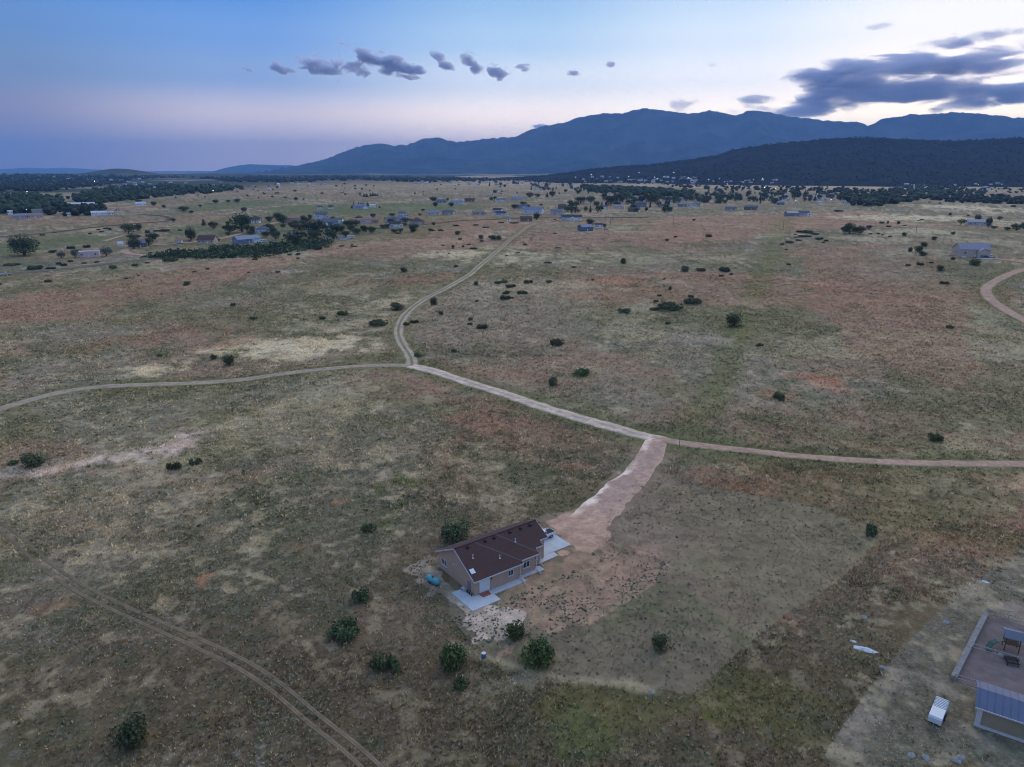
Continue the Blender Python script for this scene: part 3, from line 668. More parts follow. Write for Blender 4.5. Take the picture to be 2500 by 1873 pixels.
# unit plants: 1 m wide or 1 m tall, scaled when placed
PROTO = {}
HIDDEN = []
def proto_plant(key, name, crown_me, wood_me, crown_name='crown', wood_name='trunk'):
    PROTO[key] = (name, crown_me, wood_me, crown_name, wood_name)
for i in range(3):
    # juniper: upright rounded, unit width 1, height ~.8
    proto_plant(f'juniper{i}', 'juniper_shrub', leaf_mesh('juniper_crown', [(0, 0, .16, .34, .34, .22)] + lobes(10 + i, 10, .26, .23, 1.1, .36), 1500, .030, JUNIPER, 20 + i), stems(30 + i, 4, .35, .18, .03).mesh('juniper_stems', BARK), 'foliage', 'stem')
    # scrub oak: low spreading mat, unit width 1, height ~.35
    proto_plant(f'scrub{i}', 'scrub_bush', leaf_mesh('scrub_crown', lobes(40 + i, 14, .38, .17, .9, .12), 1200, .030, OAKLEAF, 50 + i), stems(60 + i, 5, .16, .3, .018).mesh('scrub_stems', BARK), 'foliage', 'stem')
    # broadleaf tree, unit height 1
    bl = [(0, 0, .48, .36, .36, .34), (0, 0, .24, .30, .30, .16)] + [(x * 1.0, y, z + .32, r * 1.0, r, r) for x, y, z, r, _, _ in lobes(70 + i, 13, .34, .20, 1, .22)]
    proto_plant(f'broad{i}', 'broadleaf_tree', leaf_mesh('broadleaf_crown', bl, 1700, .028, COTTON, 80 + i), tree_wood(90 + i, .95, .6, .035).mesh('broadleaf_trunk', BARK))
    # conifer, unit height 1
    bl = [(0, 0, .12 + .8 * j / 8, .23 * (1 - j / 9.2), .23 * (1 - j / 9.2), .10) for j in range(9)]
    proto_plant(f'pine{i}', 'pine_tree', leaf_mesh('pine_crown', bl, 900, .026, PINE, 100 + i), MB().tube([(0, 0, -.05), (0, 0, .5), (0, 0, .98)], [.026, .016, .004], 7).mesh('pine_trunk', BARK))
    bl = [(0, 0, .42, .34, .34, .34)] + [(x, y, z + .26, r, r, r * .9) for x, y, z, r, _, _ in lobes(170 + i, 9, .30, .17, 1, .16)]
    proto_plant(f'silver{i}', 'olive_tree', leaf_mesh('silver_crown', bl, 1400, .026, SILVER, 180 + i), tree_wood(190 + i, .9, .6, .035).mesh('silver_trunk', BARK))
    # far tree: few leaves
    bl = [(0, 0, .46, .36, .36, .40)] + [(x, y, z + .28, r, r, r * .9) for x, y, z, r, _, _ in lobes(270 + i, 7, .30, .20, 1, .22)]
    proto_plant(f'far{i}', 'town_tree', leaf_mesh('far_crown', bl, 260, .070, COTTON, 280 + i), MB().tube([(0, 0, -.05), (0, 0, .5)], [.03, .02], 5).mesh('far_trunk', BARK))
    bl = [(0, 0, .15 + .75 * j / 5, .22 * (1 - j / 6.0), .22 * (1 - j / 6.0), .14) for j in range(6)]
    proto_plant(f'farpine{i}', 'town_pine', leaf_mesh('farpine_crown', bl, 220, .055, PINE, 300 + i), MB().tube([(0, 0, -.05), (0, 0, .5)], [.025, .015], 5).mesh('farpine_trunk', BARK))
for i in range(2):
    proto_plant(f'green{i}', 'green_bush', leaf_mesh('green_crown', [(0, 0, .12, .38, .38, .18)] + lobes(310 + i, 10, .30, .21, 1.0, .28), 1700, .030, GREENLEAF, 320 + i, tint=(.45, 1.35)), stems(330 + i, 5, .3, .25, .02).mesh('green_stems', BARK), 'foliage', 'stem')
    bl = [(0, 0, .48, .40, .40, .38), (.0, .0, .24, .36, .36, .14)] + [(x, y, z + .30, r, r, r) for x, y, z, r, _, _ in lobes(340 + i, 14, .36, .18, 1, .18)]
    proto_plant(f'cotton{i}', 'cottonwood_tree', leaf_mesh('cottonwood_crown', bl, 3600, .022, COTTON, 350 + i), tree_wood(360 + i, .92, .6, .05, 6, .36).mesh('cottonwood_trunk', BARK))
    proto_plant(f'yellow{i}', 'yellow_tree', leaf_mesh('yellow_crown', [(0, 0, .55, .3, .3, .34)] + [(x, y, z + .38, r, r, r) for x, y, z, r, _, _ in lobes(370 + i, 7, .28, .18, 1, .18)], 500, .05, YELLOWLEAF, 380 + i), tree_wood(390 + i, .9, .6, .035).mesh('yellow_trunk', BARK))

LANDMARKS = [('beside the bend of the two rut track', 985, 790), ('on the slope above the pale gravel road', 1300, 900), ('near the large juniper by the green swale', 1740, 760), ('in the group on the pale slope right of the track', 1230, 705), ('in the row beside the green swale', 1750, 660),
    ('on the reddish flats left of the track', 640, 760), ('above the straw patch by the dirt road', 500, 850), ('on the reddish field towards the blue gabled house', 1600, 590), ('by the bare grey hollow', 260, 1130), ('on the wide reddish flat below the ridge', 2250, 800),
    ('on the ridge left of the hill house', 2240, 610), ('below the hill house', 2380, 660), ('on the pale crest behind the hill house', 2320, 540), ('along the asphalt road', 180, 640), ('by the white flat-roofed house', 220, 610), ('round the low dark house by the lane', 340, 590), ('on the fairway meadow', 450, 520), ('between the slate-roofed house and the blue-grey house', 640, 570), ('beside the salmon two-storey house', 700, 535), ('by the teal gable house', 800, 550), ('among the white trailers', 830, 580), ('below the pink stucco house', 890, 560), ('by the white house with round shrubs', 970, 555), ('in the tan field past the fairways', 850, 480), ('by the slate-blue house in the tan field', 1080, 500), ('along the road pair of low houses', 1080, 530), ('beside the big blue barn', 1300, 510), ('round the long white house', 1400, 520), ('behind the mauve house', 1500, 500), ('near the lone utility pole', 1644, 545),
    ('in the western quarter of the town', 1560, 485), ('above the long blue houses', 1680, 490), ('in the middle of the town', 1800, 480), ('round the blue-lit house', 1910, 492), ('in the eastern quarter of the town', 2010, 486), ('at the edge of the eastern wood', 2110, 492), ('on the plain before the town', 1300, 462), ('on the tan plain by the white tank', 690, 462), ('on the tan meadow by the western wood', 450, 475), ('on the plain below the long ridge', 1050, 460), ('at the foot of the ridge', 2080, 560), ('by the half hidden ranch house', 2390, 548)]
def near_landmark(u, v):
    return min(LANDMARKS, key=lambda l: (l[1] - u) ** 2 + 9 * (l[2] - v) ** 2)[0]
BASES = {}
def own_label(base, u, v, px, big, small):
    return ('large ' if px > big else 'small ' if px < small else '') + base + ' ' + near_landmark(u, v)
def plant(key, u, v, wpx, hpx, label, cat, group=None, name=None, seed=None):
    p = hit(u, v); m = mpp(p); nm, cme, wme, cn, wn = PROTO[key]
    if group in ('trees around the valley houses', 'trees around the middle-distance houses'): wpx *= 1.4; hpx *= 1.25
    if group and group in SHORT: label = own_label(SHORT[group], u, v, wpx, 24, 11)
    w = wpx * m; h = hpx * m * 1.02
    unit_w = {'juniper': .84, 'scrub': 1.0, 'broad': .92, 'pine': .46, 'silver': .88, 'far': .85, 'farpine': .46, 'green': .88, 'cotton': .98, 'yellow': .8}[key.rstrip('0123456789')]
    unit_h = {'juniper': .72, 'scrub': .34, 'broad': .90, 'pine': 1.0, 'silver': .84, 'far': .98, 'farpine': .98, 'green': .58, 'cotton': .95, 'yellow': .95}[key.rstrip('0123456789')]
    sx = w / unit_w; sz = h / unit_h
    if key.startswith('scrub'): sz = min(sz, sx * 1.6); sz = max(sz, sx * .45)
    sz = max(sz, sx * .4); sz = min(sz, sx * 2.6)
    return plant_at(key, p, sx, sz, label, cat, group, name)
def plant_at(key, p, sx, sz, label, cat, group=None, name=None):
    nm, cme, wme, cn, wn = PROTO[key]
    o = empty(name or nm, p, rnd.uniform(0, 6.28), label, cat, group)
    o.scale = (sx, sx * rnd.uniform(.88, 1.1), sz)
    part(cn, cme, o); part(wn, wme, o)
    return o

SHORT = {'scrub bushes scattered on the prairie': 'low dark scrub bush', 'junipers on the hill-house ridge': 'dark rounded juniper', 'scrub patches on the pale ridge': 'low scrub patch', 'trees around the valley houses': 'dark leafy tree', 'roadside scrub in the valley': 'flat low scrub', 'scrub clumps in the hollow by the track': 'dark scrub clump', 'trees around the middle-distance houses': 'leafy green tree', 'conifers of the far windbreaks': 'dark conifer'}
def jl(): return f'juniper{rnd.randrange(3)}'
def sl(): return f'scrub{rnd.randrange(3)}'
U = lambda x: x * S
# --- plants that can be singled out
for key, u, v, w, h, lab in [
    ('juniper0', 287, 1606, 86, 76, 'big round dark juniper bush below the worn wheel track'),
    ('green0', 978, 1438, 68, 62, 'bright green bush beside the small blue and white barrel'),
    ('green1', 1160, 1428, 84, 62, 'broad dark green bush at the foot of the pale gravel yard'),
    ('green0', 1113, 1376, 44, 42, 'round green bush on the edge of the pale gravel yard by the patio'),
    ('juniper1', 1427, 1404, 44, 42, 'single round bush standing alone inside the mown lot'),
    ('juniper2', 984, 1168, 74, 50, 'dark bush growing close behind the brown roofed house'),
    ('scrub0', 836, 1442, 72, 36, 'low dark thicket of scrub left of the bright green bush'),
    ('scrub1', 742, 1374, 84, 36, 'long low scrub patch leading towards the worn wheel track'),
    ('scrub2', 782, 1297, 52, 28, 'small low scrub below the turquoise gas tank'),
    ('scrub1', 997, 1482, 42, 22, 'sparse grey scrub below the bright green bush'),
    ('scrub2', 798, 1146, 40, 20, 'faint low scrub in the green hollow behind the house'),
    ('juniper0', 72, 1007, 54, 36, 'rounded juniper on the bare pale strip below the dirt road'),
    ('scrub0', 1883, 1154, 48, 22, 'low dark bush at the far corner of the mown lot'),
    ('scrub2', 2018, 952, 38, 20, 'low bush just above the pink country road'),
    ('juniper2', 1195, 834, 25, 24, 'upright small juniper above the pale gravel road'),
    ('green1', 1254, 810, 40, 17, 'vivid green low bush above the pale gravel road'),
    ('scrub1', 1203, 745, 36, 16, 'flat dark bush on the slope between the track and the swale'),
    ('juniper1', 1586, 706, 42, 32, 'large dark juniper standing beside the green swale'),
    ('juniper0', 858, 670, 34, 20, 'dark squat juniper on the outer side of the track bend'),
    ('juniper2', 938, 659, 22, 18, 'round juniper right at the edge of the two rut track'),
    ('juniper1', 495, 790, 30, 28, 'taller of the two junipers beside the straw patch by the dirt road'),
    ('juniper0', 462, 776, 14, 13, 'smaller of the two junipers beside the straw patch by the dirt road'),
    ('scrub0', 1685, 863, 36, 17, 'dark bush just below the red bare patch'),
    ('scrub1', 1448, 668, 64, 18, 'widest low oak bush in the pair near the large juniper'),
    ('scrub2', 1498, 656, 54, 15, 'second low oak bush in the pair near the large juniper'),
    ('scrub0', 375, 1014, 36, 20, 'green bush at the grey bare soil hollow'),
    ('scrub1', 424, 1002, 30, 14, 'small bush on the rim of the grey bare soil hollow'),
    ('green1', 905, 770, 24, 8, 'green weeds bush at the fork of the tracks')]:
    plant(key, U(u), U(v), w * S, h * S, lab, 'bush')
G1 = ('low dark scrub bush scattered over the open prairie slope', 'bush', 'scrub bushes scattered on the prairie')
for u, v, w, h in [(1415, 671, 24, 9), (1350, 676, 38, 11), (953, 681, 16, 11), (818, 702, 50, 14), (895, 698, 22, 8), (878, 702, 20, 8), (740, 680, 28, 10), (697, 690, 16, 8), (1040, 710, 33, 12), (1015, 702, 16, 6), (1017, 691, 20, 6),
    (1029, 616, 15, 10), (1075, 613, 18, 7), (1088, 611, 22, 7), (1140, 612, 25, 9), (1185, 611, 16, 7), (1102, 621, 27, 8), (1095, 635, 23, 8), (1128, 635, 25, 9), (1092, 647, 29, 11), (1513, 586, 25, 9), (1563, 586, 42, 11), (1580, 594, 10, 5), (1557, 598, 12, 6), (1447, 627, 10, 10), (1425, 640, 12, 5), (1417, 652, 14, 5), (1492, 642, 14, 6), (1442, 700, 16, 7), (1640, 748, 18, 8),
    (548, 690, 22, 8), (503, 661, 16, 8), (405, 614, 16, 9), (345, 771, 12, 8), (2052, 709, 20, 8), (1435, 604, 10, 4), (1280, 606, 8, 5), (1030, 652, 10, 5), (1530, 512, 18, 7), (1440, 520, 12, 5), (30, 1003, 26, 10), (1240, 578, 14, 4), (1105, 645, 12, 5), (470, 520, 14, 6), (980, 760, 18, 7)]:
    plant(sl() if h < .62 * w else jl(), U(u), U(v), w * S, h * S, *G1)
G2 = ('dark rounded juniper on the grassy ridge around the grey-roofed hill house', 'bush', 'junipers on the hill-house ridge')
c5 = lambda x, y: (1900 + x / 3.687, 400 + y / 3.687)
for x, y, w, h in [(1185, 792, 50, 48), (1260, 797, 82, 68), (1312, 742, 70, 44), (1300, 827, 72, 52), (1400, 687, 52, 38), (1135, 652, 50, 40), (1572, 637, 44, 32), (1460, 967, 82, 64), (1765, 912, 112, 64), (1860, 747, 26, 16), (1548, 465, 34, 27), (985, 537, 28, 26), (1082, 542, 40, 32)]:
    plant(jl(), *c5(x, y), w / 3.687, h / 3.687, *G2)
G3 = ('low scrub on the pale ridge grass below the hidden ranch house', 'bush', 'scrub patches on the pale ridge')
for x, y, w, h in [(1490, 1082, 92, 32), (1170, 920, 56, 24), (1270, 912, 92, 30), (1380, 895, 50, 18), (990, 570, 52, 20), (930, 537, 60, 22), (1712, 469, 28, 14), (2118, 389, 52, 24), (90, 912, 52, 20), (900, 634, 32, 16), (940, 645, 30, 12), (1290, 507, 50, 12), (1265, 517, 40, 10), (830, 635, 36, 14), (1005, 660, 40, 12), (1135, 560, 40, 10), (535, 430, 110, 18), (720, 465, 40, 10), (1570, 862, 60, 26), (70, 775, 36, 12), (1355, 350, 30, 12), (1455, 360, 28, 16)]:
    plant(sl(), *c5(x, y), w / 3.687, h / 3.687, *G3)
G3b = ('dark oak scrub clump in the cluster between the utility poles', 'bush', 'oak scrub cluster between the poles')
c4 = lambda x, y: (1400 + x / 3.456, 300 + y / 3.456)
for x, y, w, h in [(1925, 925, 100, 22), (1990, 930, 110, 30), (2040, 945, 80, 20), (1950, 962, 120, 20), (1765, 1028, 56, 16), (1825, 1014, 82, 24), (1900, 994, 66, 14), (1878, 968, 40, 10), (2070, 984, 80, 22), (2130, 1000, 46, 18), (2110, 1014, 30, 10), (1795, 1072, 36, 8), (1870, 946, 40, 8)]:
    plant(sl(), *c4(x, y), w / 3.456, h / 3.456, *G3b)
plant('juniper1', *c4(1015, 826), 32 / 3.456, 18 / 3.456, 'lone dark bush in the reddish field below the blue long houses', 'bush')
plant('scrub0', *c4(860, 966), 48 / 3.456, 16 / 3.456, 'flat dark bush in the pale grass below the wooden pole', 'bush')
plant('juniper2', U(1347), U(570), 20 * S, 14 * S, 'dark ball shaped bush on the pale slope below the blue gabled house', 'bush')
plant('juniper0', U(1479), U(587), 22 * S, 15 * S, 'dark squat bush leading the row beside the green swale', 'bush')
plant('juniper1', U(872), U(588), 15 * S, 12 * S, 'single dark bush by the olive patch left of the two rut track', 'bush')

# --- trees of the valley on the left
c1 = lambda x, y: (x / 3.456, 400 + y / 3.456)
plant('cotton0', *c1(205, 775), 270 / 3.456, 195 / 3.456, 'huge spreading cottonwood at the edge of the green fairway', 'tree')
for x, y, w, h, lab in [(520, 797, 92, 66, 'silvery olive tree, low and broad, beside the white flat-roofed house'), (635, 797, 72, 86, 'silvery olive tree touching the garage end of the white flat-roofed house'), (900, 782, 112, 94, 'silvery olive tree at the far end of the white flat-roofed house')]:
    plant(f'silver{rnd.randrange(3)}', *c1(x, y), w / 3.456, h / 3.456, lab, 'tree')
plant('pine0', *c1(1720, 522), 40 / 3.456, 62 / 3.456, 'pointed conifer standing alone on the fairway edge', 'tree')
plant('cotton1', *c1(1615, 642), 112 / 3.456, 118 / 3.456, 'tall green cottonwood beside the maroon roofed house', 'tree')
G4 = ('dark leafy tree among the valley houses by the fairways', 'tree', 'trees around the valley houses')
for x, y, w, h in [(1090, 592, 100, 78), (1170, 567, 56, 54), (1130, 717, 92, 74), (1255, 692, 72, 58), (1800, 547, 66, 52), (2040, 582, 152, 146), (1300, 357, 42, 36), (1385, 377, 32, 28), (1550, 402, 62, 38), (1465, 492, 36, 32), (2060, 407, 46, 36), (1820, 332, 50, 26), (2000, 327, 52, 28), (1925, 327, 32, 20), (1615, 417, 36, 20), (1690, 365, 26, 18), (1130, 640, 90, 40), (1290, 650, 90, 60), (1940, 580, 90, 60), (1170, 330, 40, 26)]:
    plant(f'broad{rnd.randrange(3)}', *c1(x, y), w / 3.456, h / 3.456, *G4)
c2 = lambda x, y: (500 + x / 3.456, 400 + y / 3.456)
for x, y, w, h in [(545, 492, 52, 46), (620, 482, 72, 62), (665, 512, 62, 74), (930, 602, 142, 114), (920, 642, 82, 74), (1070, 642, 82, 74), (1240, 542, 112, 62), (600, 642, 72, 68), (515, 622, 62, 48), (1280, 592, 72, 44), (1410, 587, 62, 54), (1760, 577, 62, 64), (1650, 577, 42, 28), (790, 622, 62, 44), (1190, 617, 52, 44), (750, 682, 122, 84), (1930, 517, 28, 22), (1345, 567, 28, 32), (890, 477, 32, 46), (430, 470, 40, 26), (660, 540, 44, 30), (540, 560, 90, 44), (800, 560, 120, 50), (1120, 570, 130, 50), (830, 520, 50, 40), (1500, 545, 40, 30), (1540, 545, 40, 34), (1690, 525, 34, 22), (1580, 445, 40, 26), (1815, 440, 26, 18), (770, 312, 32, 24), (760, 237, 24, 16), (990, 257, 22, 14), (1945, 362, 32, 34), (2080, 362, 34, 32), (1925, 315, 54, 32), (2095, 712, 26, 24), (2135, 597, 42, 28), (1840, 400, 26, 18), (570, 285, 22, 14), (680, 292, 28, 14), (1110, 195, 20, 14), (1360, 187, 18, 12), (1270, 217, 20, 14), (1180, 175, 20, 12)]:
    plant(f'broad{rnd.randrange(3)}', *c2(x, y), w / 3.456, h / 3.456, *G4)
hr_ = random.Random(21)
for _ in range(34):
    u_ = hr_.uniform(540, 1010); v_ = hr_.uniform(535, 575) + (775 - u_) * .03
    plant(f'broad{hr_.randrange(3)}', u_, v_, hr_.uniform(9, 17), hr_.uniform(8, 15), *G4)
G5 = ('dark conifer in the windbreak round the far grey farm roofs', 'tree', 'conifers of the far windbreaks')
for x, y, w, h in [(1257, 367, 24, 46), (1300, 357, 24, 34), (1318, 357, 22, 34), (1336, 357, 22, 36), (1372, 357, 38, 30), (1410, 360, 22, 24), (1432, 360, 20, 26), (1240, 372, 20, 22), (1476, 372, 22, 18), (1345, 282, 28, 34), (1368, 282, 32, 36), (1398, 274, 24, 28), (1418, 274, 26, 30), (1438, 272, 24, 26), (1456, 272, 22, 22), (1310, 272, 14, 16)]:
    plant(f'pine{rnd.randrange(3)}', *c2(x, y), w / 3.456, h / 3.456, *G5)
G6 = ('flat low scrub along the paved road and the thicket edge', 'bush', 'roadside scrub in the valley')
for x, y, w, h in [(290, 892, 142, 44), (430, 887, 82, 20), (960, 882, 112, 30), (1145, 862, 72, 24), (1240, 840, 52, 16), (105, 857, 142, 22), (600, 827, 62, 20), (540, 860, 62, 26), (495, 850, 50, 40), (715, 842, 52, 14), (820, 832, 72, 12), (1440, 822, 152, 48), (405, 997, 62, 24), (1575, 1027, 52, 26), (1065, 972, 36, 14), (1755, 892, 42, 16), (2100, 920, 36, 12), (440, 747, 112, 24), (600, 717, 72, 28), (740, 707, 82, 28), (640, 745, 100, 24), (830, 560, 60, 14), (900, 550, 70, 16), (760, 595, 30, 22), (860, 575, 50, 14), (930, 560, 50, 14), (1250, 585, 60, 30), (1400, 570, 90, 24), (1520, 565, 44, 14), (360, 605, 50, 14), (445, 582, 40, 10), (1470, 735, 30, 12), (2150, 810, 50, 16), (10, 1020, 30, 30), (1640, 915, 60, 10), (1330, 570, 90, 16), (500, 262, 60, 14), (1170, 945, 40, 8)]:
    plant(sl(), *c1(x, y), w / 3.456, h / 3.456, *G6)
for x, y, w, h in [(950, 727, 82, 42), (790, 767, 72, 18), (715, 772, 52, 18), (1150, 697, 72, 12), (785, 802, 36, 16), (1240, 687, 32, 12), (425, 810, 52, 16), (1685, 912, 56, 40), (620, 917, 46, 16), (1260, 700, 60, 12), (1910, 560, 60, 18), (1990, 565, 60, 16), (2120, 525, 50, 14), (2155, 640, 40, 14), (2180, 700, 30, 14), (1630, 590, 50, 12), (980, 695, 90, 40)]:
    plant(sl(), *c2(x, y), w / 3.456, h / 3.456, *G6)
c3 = lambda x, y: (1000 + x / 3.456, 400 + y / 3.456)
G7 = ('dark scrub clump in the hollow left of the two rut track', 'bush', 'scrub clumps in the hollow by the track')
for x, y, w, h in [(605, 637, 52, 44), (735, 637, 112, 42), (690, 625, 60, 24), (400, 597, 36, 28), (365, 717, 22, 22), (540, 720, 72, 18), (205, 517, 26, 24), (30, 572, 62, 54), (610, 655, 50, 14), (450, 705, 34, 16), (280, 690, 50, 10), (425, 640, 36, 14), (190, 568, 64, 14), (265, 568, 60, 10), (640, 540, 70, 12), (390, 525, 60, 14), (330, 760, 24, 10), (390, 872, 44, 26), (885, 503, 90, 14), (770, 500, 70, 14), (975, 685, 70, 14), (1250, 712, 60, 10), (915, 752, 40, 10), (1230, 590, 60, 8), (820, 778, 30, 12), (1165, 838, 90, 14), (560, 520, 60, 12), (500, 685, 40, 12)]:
    plant(sl() if h < .6 * w else jl(), *c3(x, y), w / 3.456, h / 3.456, *G7)
plant('cotton1', *c3(1070, 472), 62 / 3.456, 70 / 3.456, 'lone leafy tree with a bare trunk behind the low red house', 'tree')
plant('broad1', *c3(1525, 522), 96 / 3.456, 66 / 3.456, 'dense dark tree behind the blue gabled house', 'tree')
plant('broad2', *c3(1645, 542), 36 / 3.456, 42 / 3.456, 'round dark tree beside the white trailer by the blue gabled house', 'tree')
G8 = ('leafy tree among the middle-distance farm houses', 'tree', 'trees around the middle-distance houses')
for x, y, w, h in [(720, 252, 34, 28), (1015, 287, 54, 40), (1080, 285, 44, 30), (1205, 277, 46, 44), (690, 312, 32, 28), (720, 307, 26, 30), (885, 382, 54, 38), (990, 382, 44, 34), (960, 350, 64, 28), (1440, 337, 92, 54), (1530, 332, 62, 54), (1640, 312, 42, 60), (1690, 352, 92, 76), (1750, 322, 62, 64), (1830, 305, 92, 60), (1575, 362, 52, 42), (2000, 322, 62, 64), (2070, 335, 92, 82), (1400, 392, 42, 28), (1330, 402, 62, 40), (1370, 422, 32, 42), (205, 315, 50, 30), (320, 312, 26, 20), (218, 362, 32, 32), (352, 362, 34, 30), (1100, 210, 30, 18), (1110, 355, 24, 16), (1945, 325, 40, 40), (2190, 330, 60, 50), (1420, 410, 40, 24)]:
    plant(f'broad{rnd.randrange(3)}', *c3(x, y), w / 3.456, h / 3.456, *G8)
for x, y, w, h in [(1160, 282, 28, 46), (1190, 262, 26, 36), (545, 157, 14, 30), (510, 150, 12, 20), (620, 152, 16, 26)]:
    plant(f'pine{rnd.randrange(3)}', *c3(x, y), w / 3.456, h / 3.456, *G5)
# right: clump below the ridge and trees at the hidden ranch house
G9 = ('green tree in the leafy clump at the foot of the ridge', 'tree', 'tree clump at the foot of the ridge')
for x, y, w, h in [(640, 632, 132, 114), (600, 625, 90, 70), (735, 632, 110, 78), (690, 622, 80, 60), (815, 592, 56, 44)]:
    plant(f'broad{rnd.randrange(3)}', *c5(x, y), w / 3.687, h / 3.687, *G9)
plant('yellow0', *c5(1645, 552), 84 / 3.687, 60 / 3.687, 'olive-yellow tree beside the half hidden ranch house', 'tree')
G10 = ('tall loose tree around the half hidden ranch house', 'tree', 'trees round the hidden ranch house')
for x, y, w, h in [(1785, 550, 64, 104), (1890, 580, 54, 112), (1990, 507, 62, 38), (2140, 604, 104, 74), (2210, 590, 80, 70), (2060, 600, 70, 36), (1940, 585, 70, 30)]:
    plant(f'broad{rnd.randrange(3)}', *c5(x, y), w / 3.687, h / 3.687, *G10)

# --- the town on the right and centre: single trees one can tell apart
G11 = ('dark tree standing among the houses of the town under the hill', 'tree', 'trees of the town under the hill')
G12 = ('pointed dark pine among the houses of the town under the hill', 'tree', 'pines of the town under the hill')
ntree = 0
def town_tree(u, v, h, pine=None):
    h *= 1.2; p = hit(u, v); m = mpp(p); hh = h * m
    pine = rnd.random() < .22 if pine is None else pine
    k = f'farpine{rnd.randrange(3)}' if pine else f'far{rnd.randrange(3)}'
    wk = rnd.uniform(.8, 1.35)
    t = G12 if pine else G11; lab = ('tall ' if h > 15.5 else 'low ' if h < 11 else '') + ('broad ' if wk > 1.17 else 'narrow ' if wk < .98 else '') + ('pointed dark pine' if pine else 'dark tree') + ' ' + near_landmark(u, v)
    plant_at(k, p, hh * (1.1 if not pine else .9) * wk, hh, lab, t[1], t[2])
tr = random.Random(5)
spots = []
for box, n, hr in [((1390, 500, 1640, 520), 26, (11, 18)), ((1480, 478, 1720, 497), 46, (9, 15)), ((1700, 484, 1900, 498), 40, (9, 16)), ((1720, 470, 1900, 484), 40, (7, 12)), ((1900, 474, 2060, 492), 40, (8, 13)), ((2050, 478, 2160, 503), 36, (11, 18)), ((1150, 448, 1420, 458), 22, (6, 10)), ((1400, 466, 1560, 476), 22, (7, 11)), ((1290, 462, 1420, 472), 12, (6, 9))]:
    for _ in range(n): spots.append((tr.uniform(box[0], box[2]), tr.uniform(box[1], box[3]), tr.uniform(*hr)))
for u, v, h in sorted(spots, key=lambda q: q[1]): town_tree(u, v, h)
plant('yellow1', 1708, 489, 16, 13, 'bright yellow-green tree in the town above the long blue houses', 'tree')
G13 = ('small round tree dotted over the far tan fields', 'tree', 'small trees dotted on the far fields')
for _ in range(70):
    u = tr.uniform(330, 1480); v = tr.uniform(452, 492)
    if 1000 < u and v > 480: continue
    p = hit(u, v); m = mpp(p); hh = tr.uniform(3.5, 6) * m
    plant_at(f'far{tr.randrange(3)}', p, hh * tr.uniform(1.0, 1.6), hh, 'small round tree ' + near_landmark(u, v), G13[1], G13[2])

# ------------------------------------------------------------------ grass tufts (nobody could count them)
def grass_tufts(name, n, r0, r1, hgt, wid, seed, material):
    g = np.random.default_rng(seed)
    r = np.sqrt(g.random(int(n * 3.2)) * (r1 ** 2 - r0 ** 2) + r0 ** 2); a = np.radians(-41 + 82 * g.random(len(r)))
    x = r * np.sin(a); y = r * np.cos(a)
    keep = g.random(len(x)) < .30 + .70 * sm(fbm(x, y, 16, 3, 500) + .3 * fbm(x, y, 3, 2, 501), .5, .85)
    for k in ('yard', 'mown'): keep &= ~in_poly(x, y, AREA[k]) | ((g.random(len(x)) < .22) if k == 'mown' else False)
    for nm, (pts, wd, vc) in ROADLINES.items():
        if 'wheel' in nm: keep &= ~((np.abs(poly_dist(x, y, [tuple(q[:2]) for q in polyline(pts, 6)]) - .85) < .48) & (g.random(len(x)) < .97)); continue
        if min(math.hypot(*p) for p in pts) < r1: keep &= poly_dist(x, y, pts) > wd * .62
    q = np.array([x, y]); hx = (x - HOUSE_A[0]) * math.cos(HOUSE_TH) + (y - HOUSE_A[1]) * math.sin(HOUSE_TH); hy = -(x - HOUSE_A[0]) * math.sin(HOUSE_TH) + (y - HOUSE_A[1]) * math.cos(HOUSE_TH)
    keep &= ~((hx > -3.2) & (hx < 25.5) & (hy > -4.2) & (hy < 13))
    keep &= ~(in_poly(x, y, AREA['lot']) & (g.random(len(x)) < .75)) & ~((x > 60) & (y < 104) & (y > 66))
    keep &= g.random(len(x)) < 1 - .97 * sm(r, r1 * .45, r1)
    x, y = x[keep][:n], y[keep][:n]; n = len(x)
    z = Zt(x, y); c = ground_colour(x, y); tall = c[:, 3]; c = c[:, :3]
    k = g.random(n); st = (k < .12 + .55 * tall)[:, None]; dk = (k > .90)[:, None]
    c = np.where(st, c * .7 + C_STRAW * (.32 + .35 * g.random(n))[:, None], c * (1.0 + .35 * g.random(n))[:, None]); c = np.where(dk, c * .6 + C_GREEN * (.35 + .4 * g.random(n))[:, None], c)
    c = c * 1.32
    V = np.zeros((n, 3, 3, 3)); s = (.55 + .9 * g.random(n))
    for b in range(3):
        th = g.random(n) * 6.283; w = wid * s * .5; h = hgt * .7 * s * (.7 + .6 * g.random(n)); le = .75 * h
        cx = x + (g.random(n) - .5) * wid * 1.6; cyy = y + (g.random(n) - .5) * wid * 1.6
        V[:, b, 0] = np.stack([cx - np.cos(th) * w, cyy - np.sin(th) * w, z - .02], 1)
        V[:, b, 1] = np.stack([cx + np.cos(th) * w, cyy + np.sin(th) * w, z - .02], 1)
        t2 = g.random(n) * 6.283
        V[:, b, 2] = np.stack([cx + np.cos(t2) * le, cyy + np.sin(t2) * le, z + h], 1)
    me = np_mesh(name, V.reshape(-1, 3), np.arange(n * 9).reshape(-1, 3), material, np.repeat(c, 9, 0), 'ground_map')
    o = np_obj(name, me, 'stuff'); return o
HOUSE_A = (-6.351, 106.119); HOUSE_TH = .633
TUFTM = mat('tuft_blades', (1, 1, 1), 1.0, .2, .8, spec=.05, attr='ground_map')
grass_tufts('grass_tufts', 150000, 60, 270, .36, .14, 1, TUFTM)
grass_tufts('prairie_grass_tufts', 110000, 140, 680, .58, .40, 2, TUFTM)
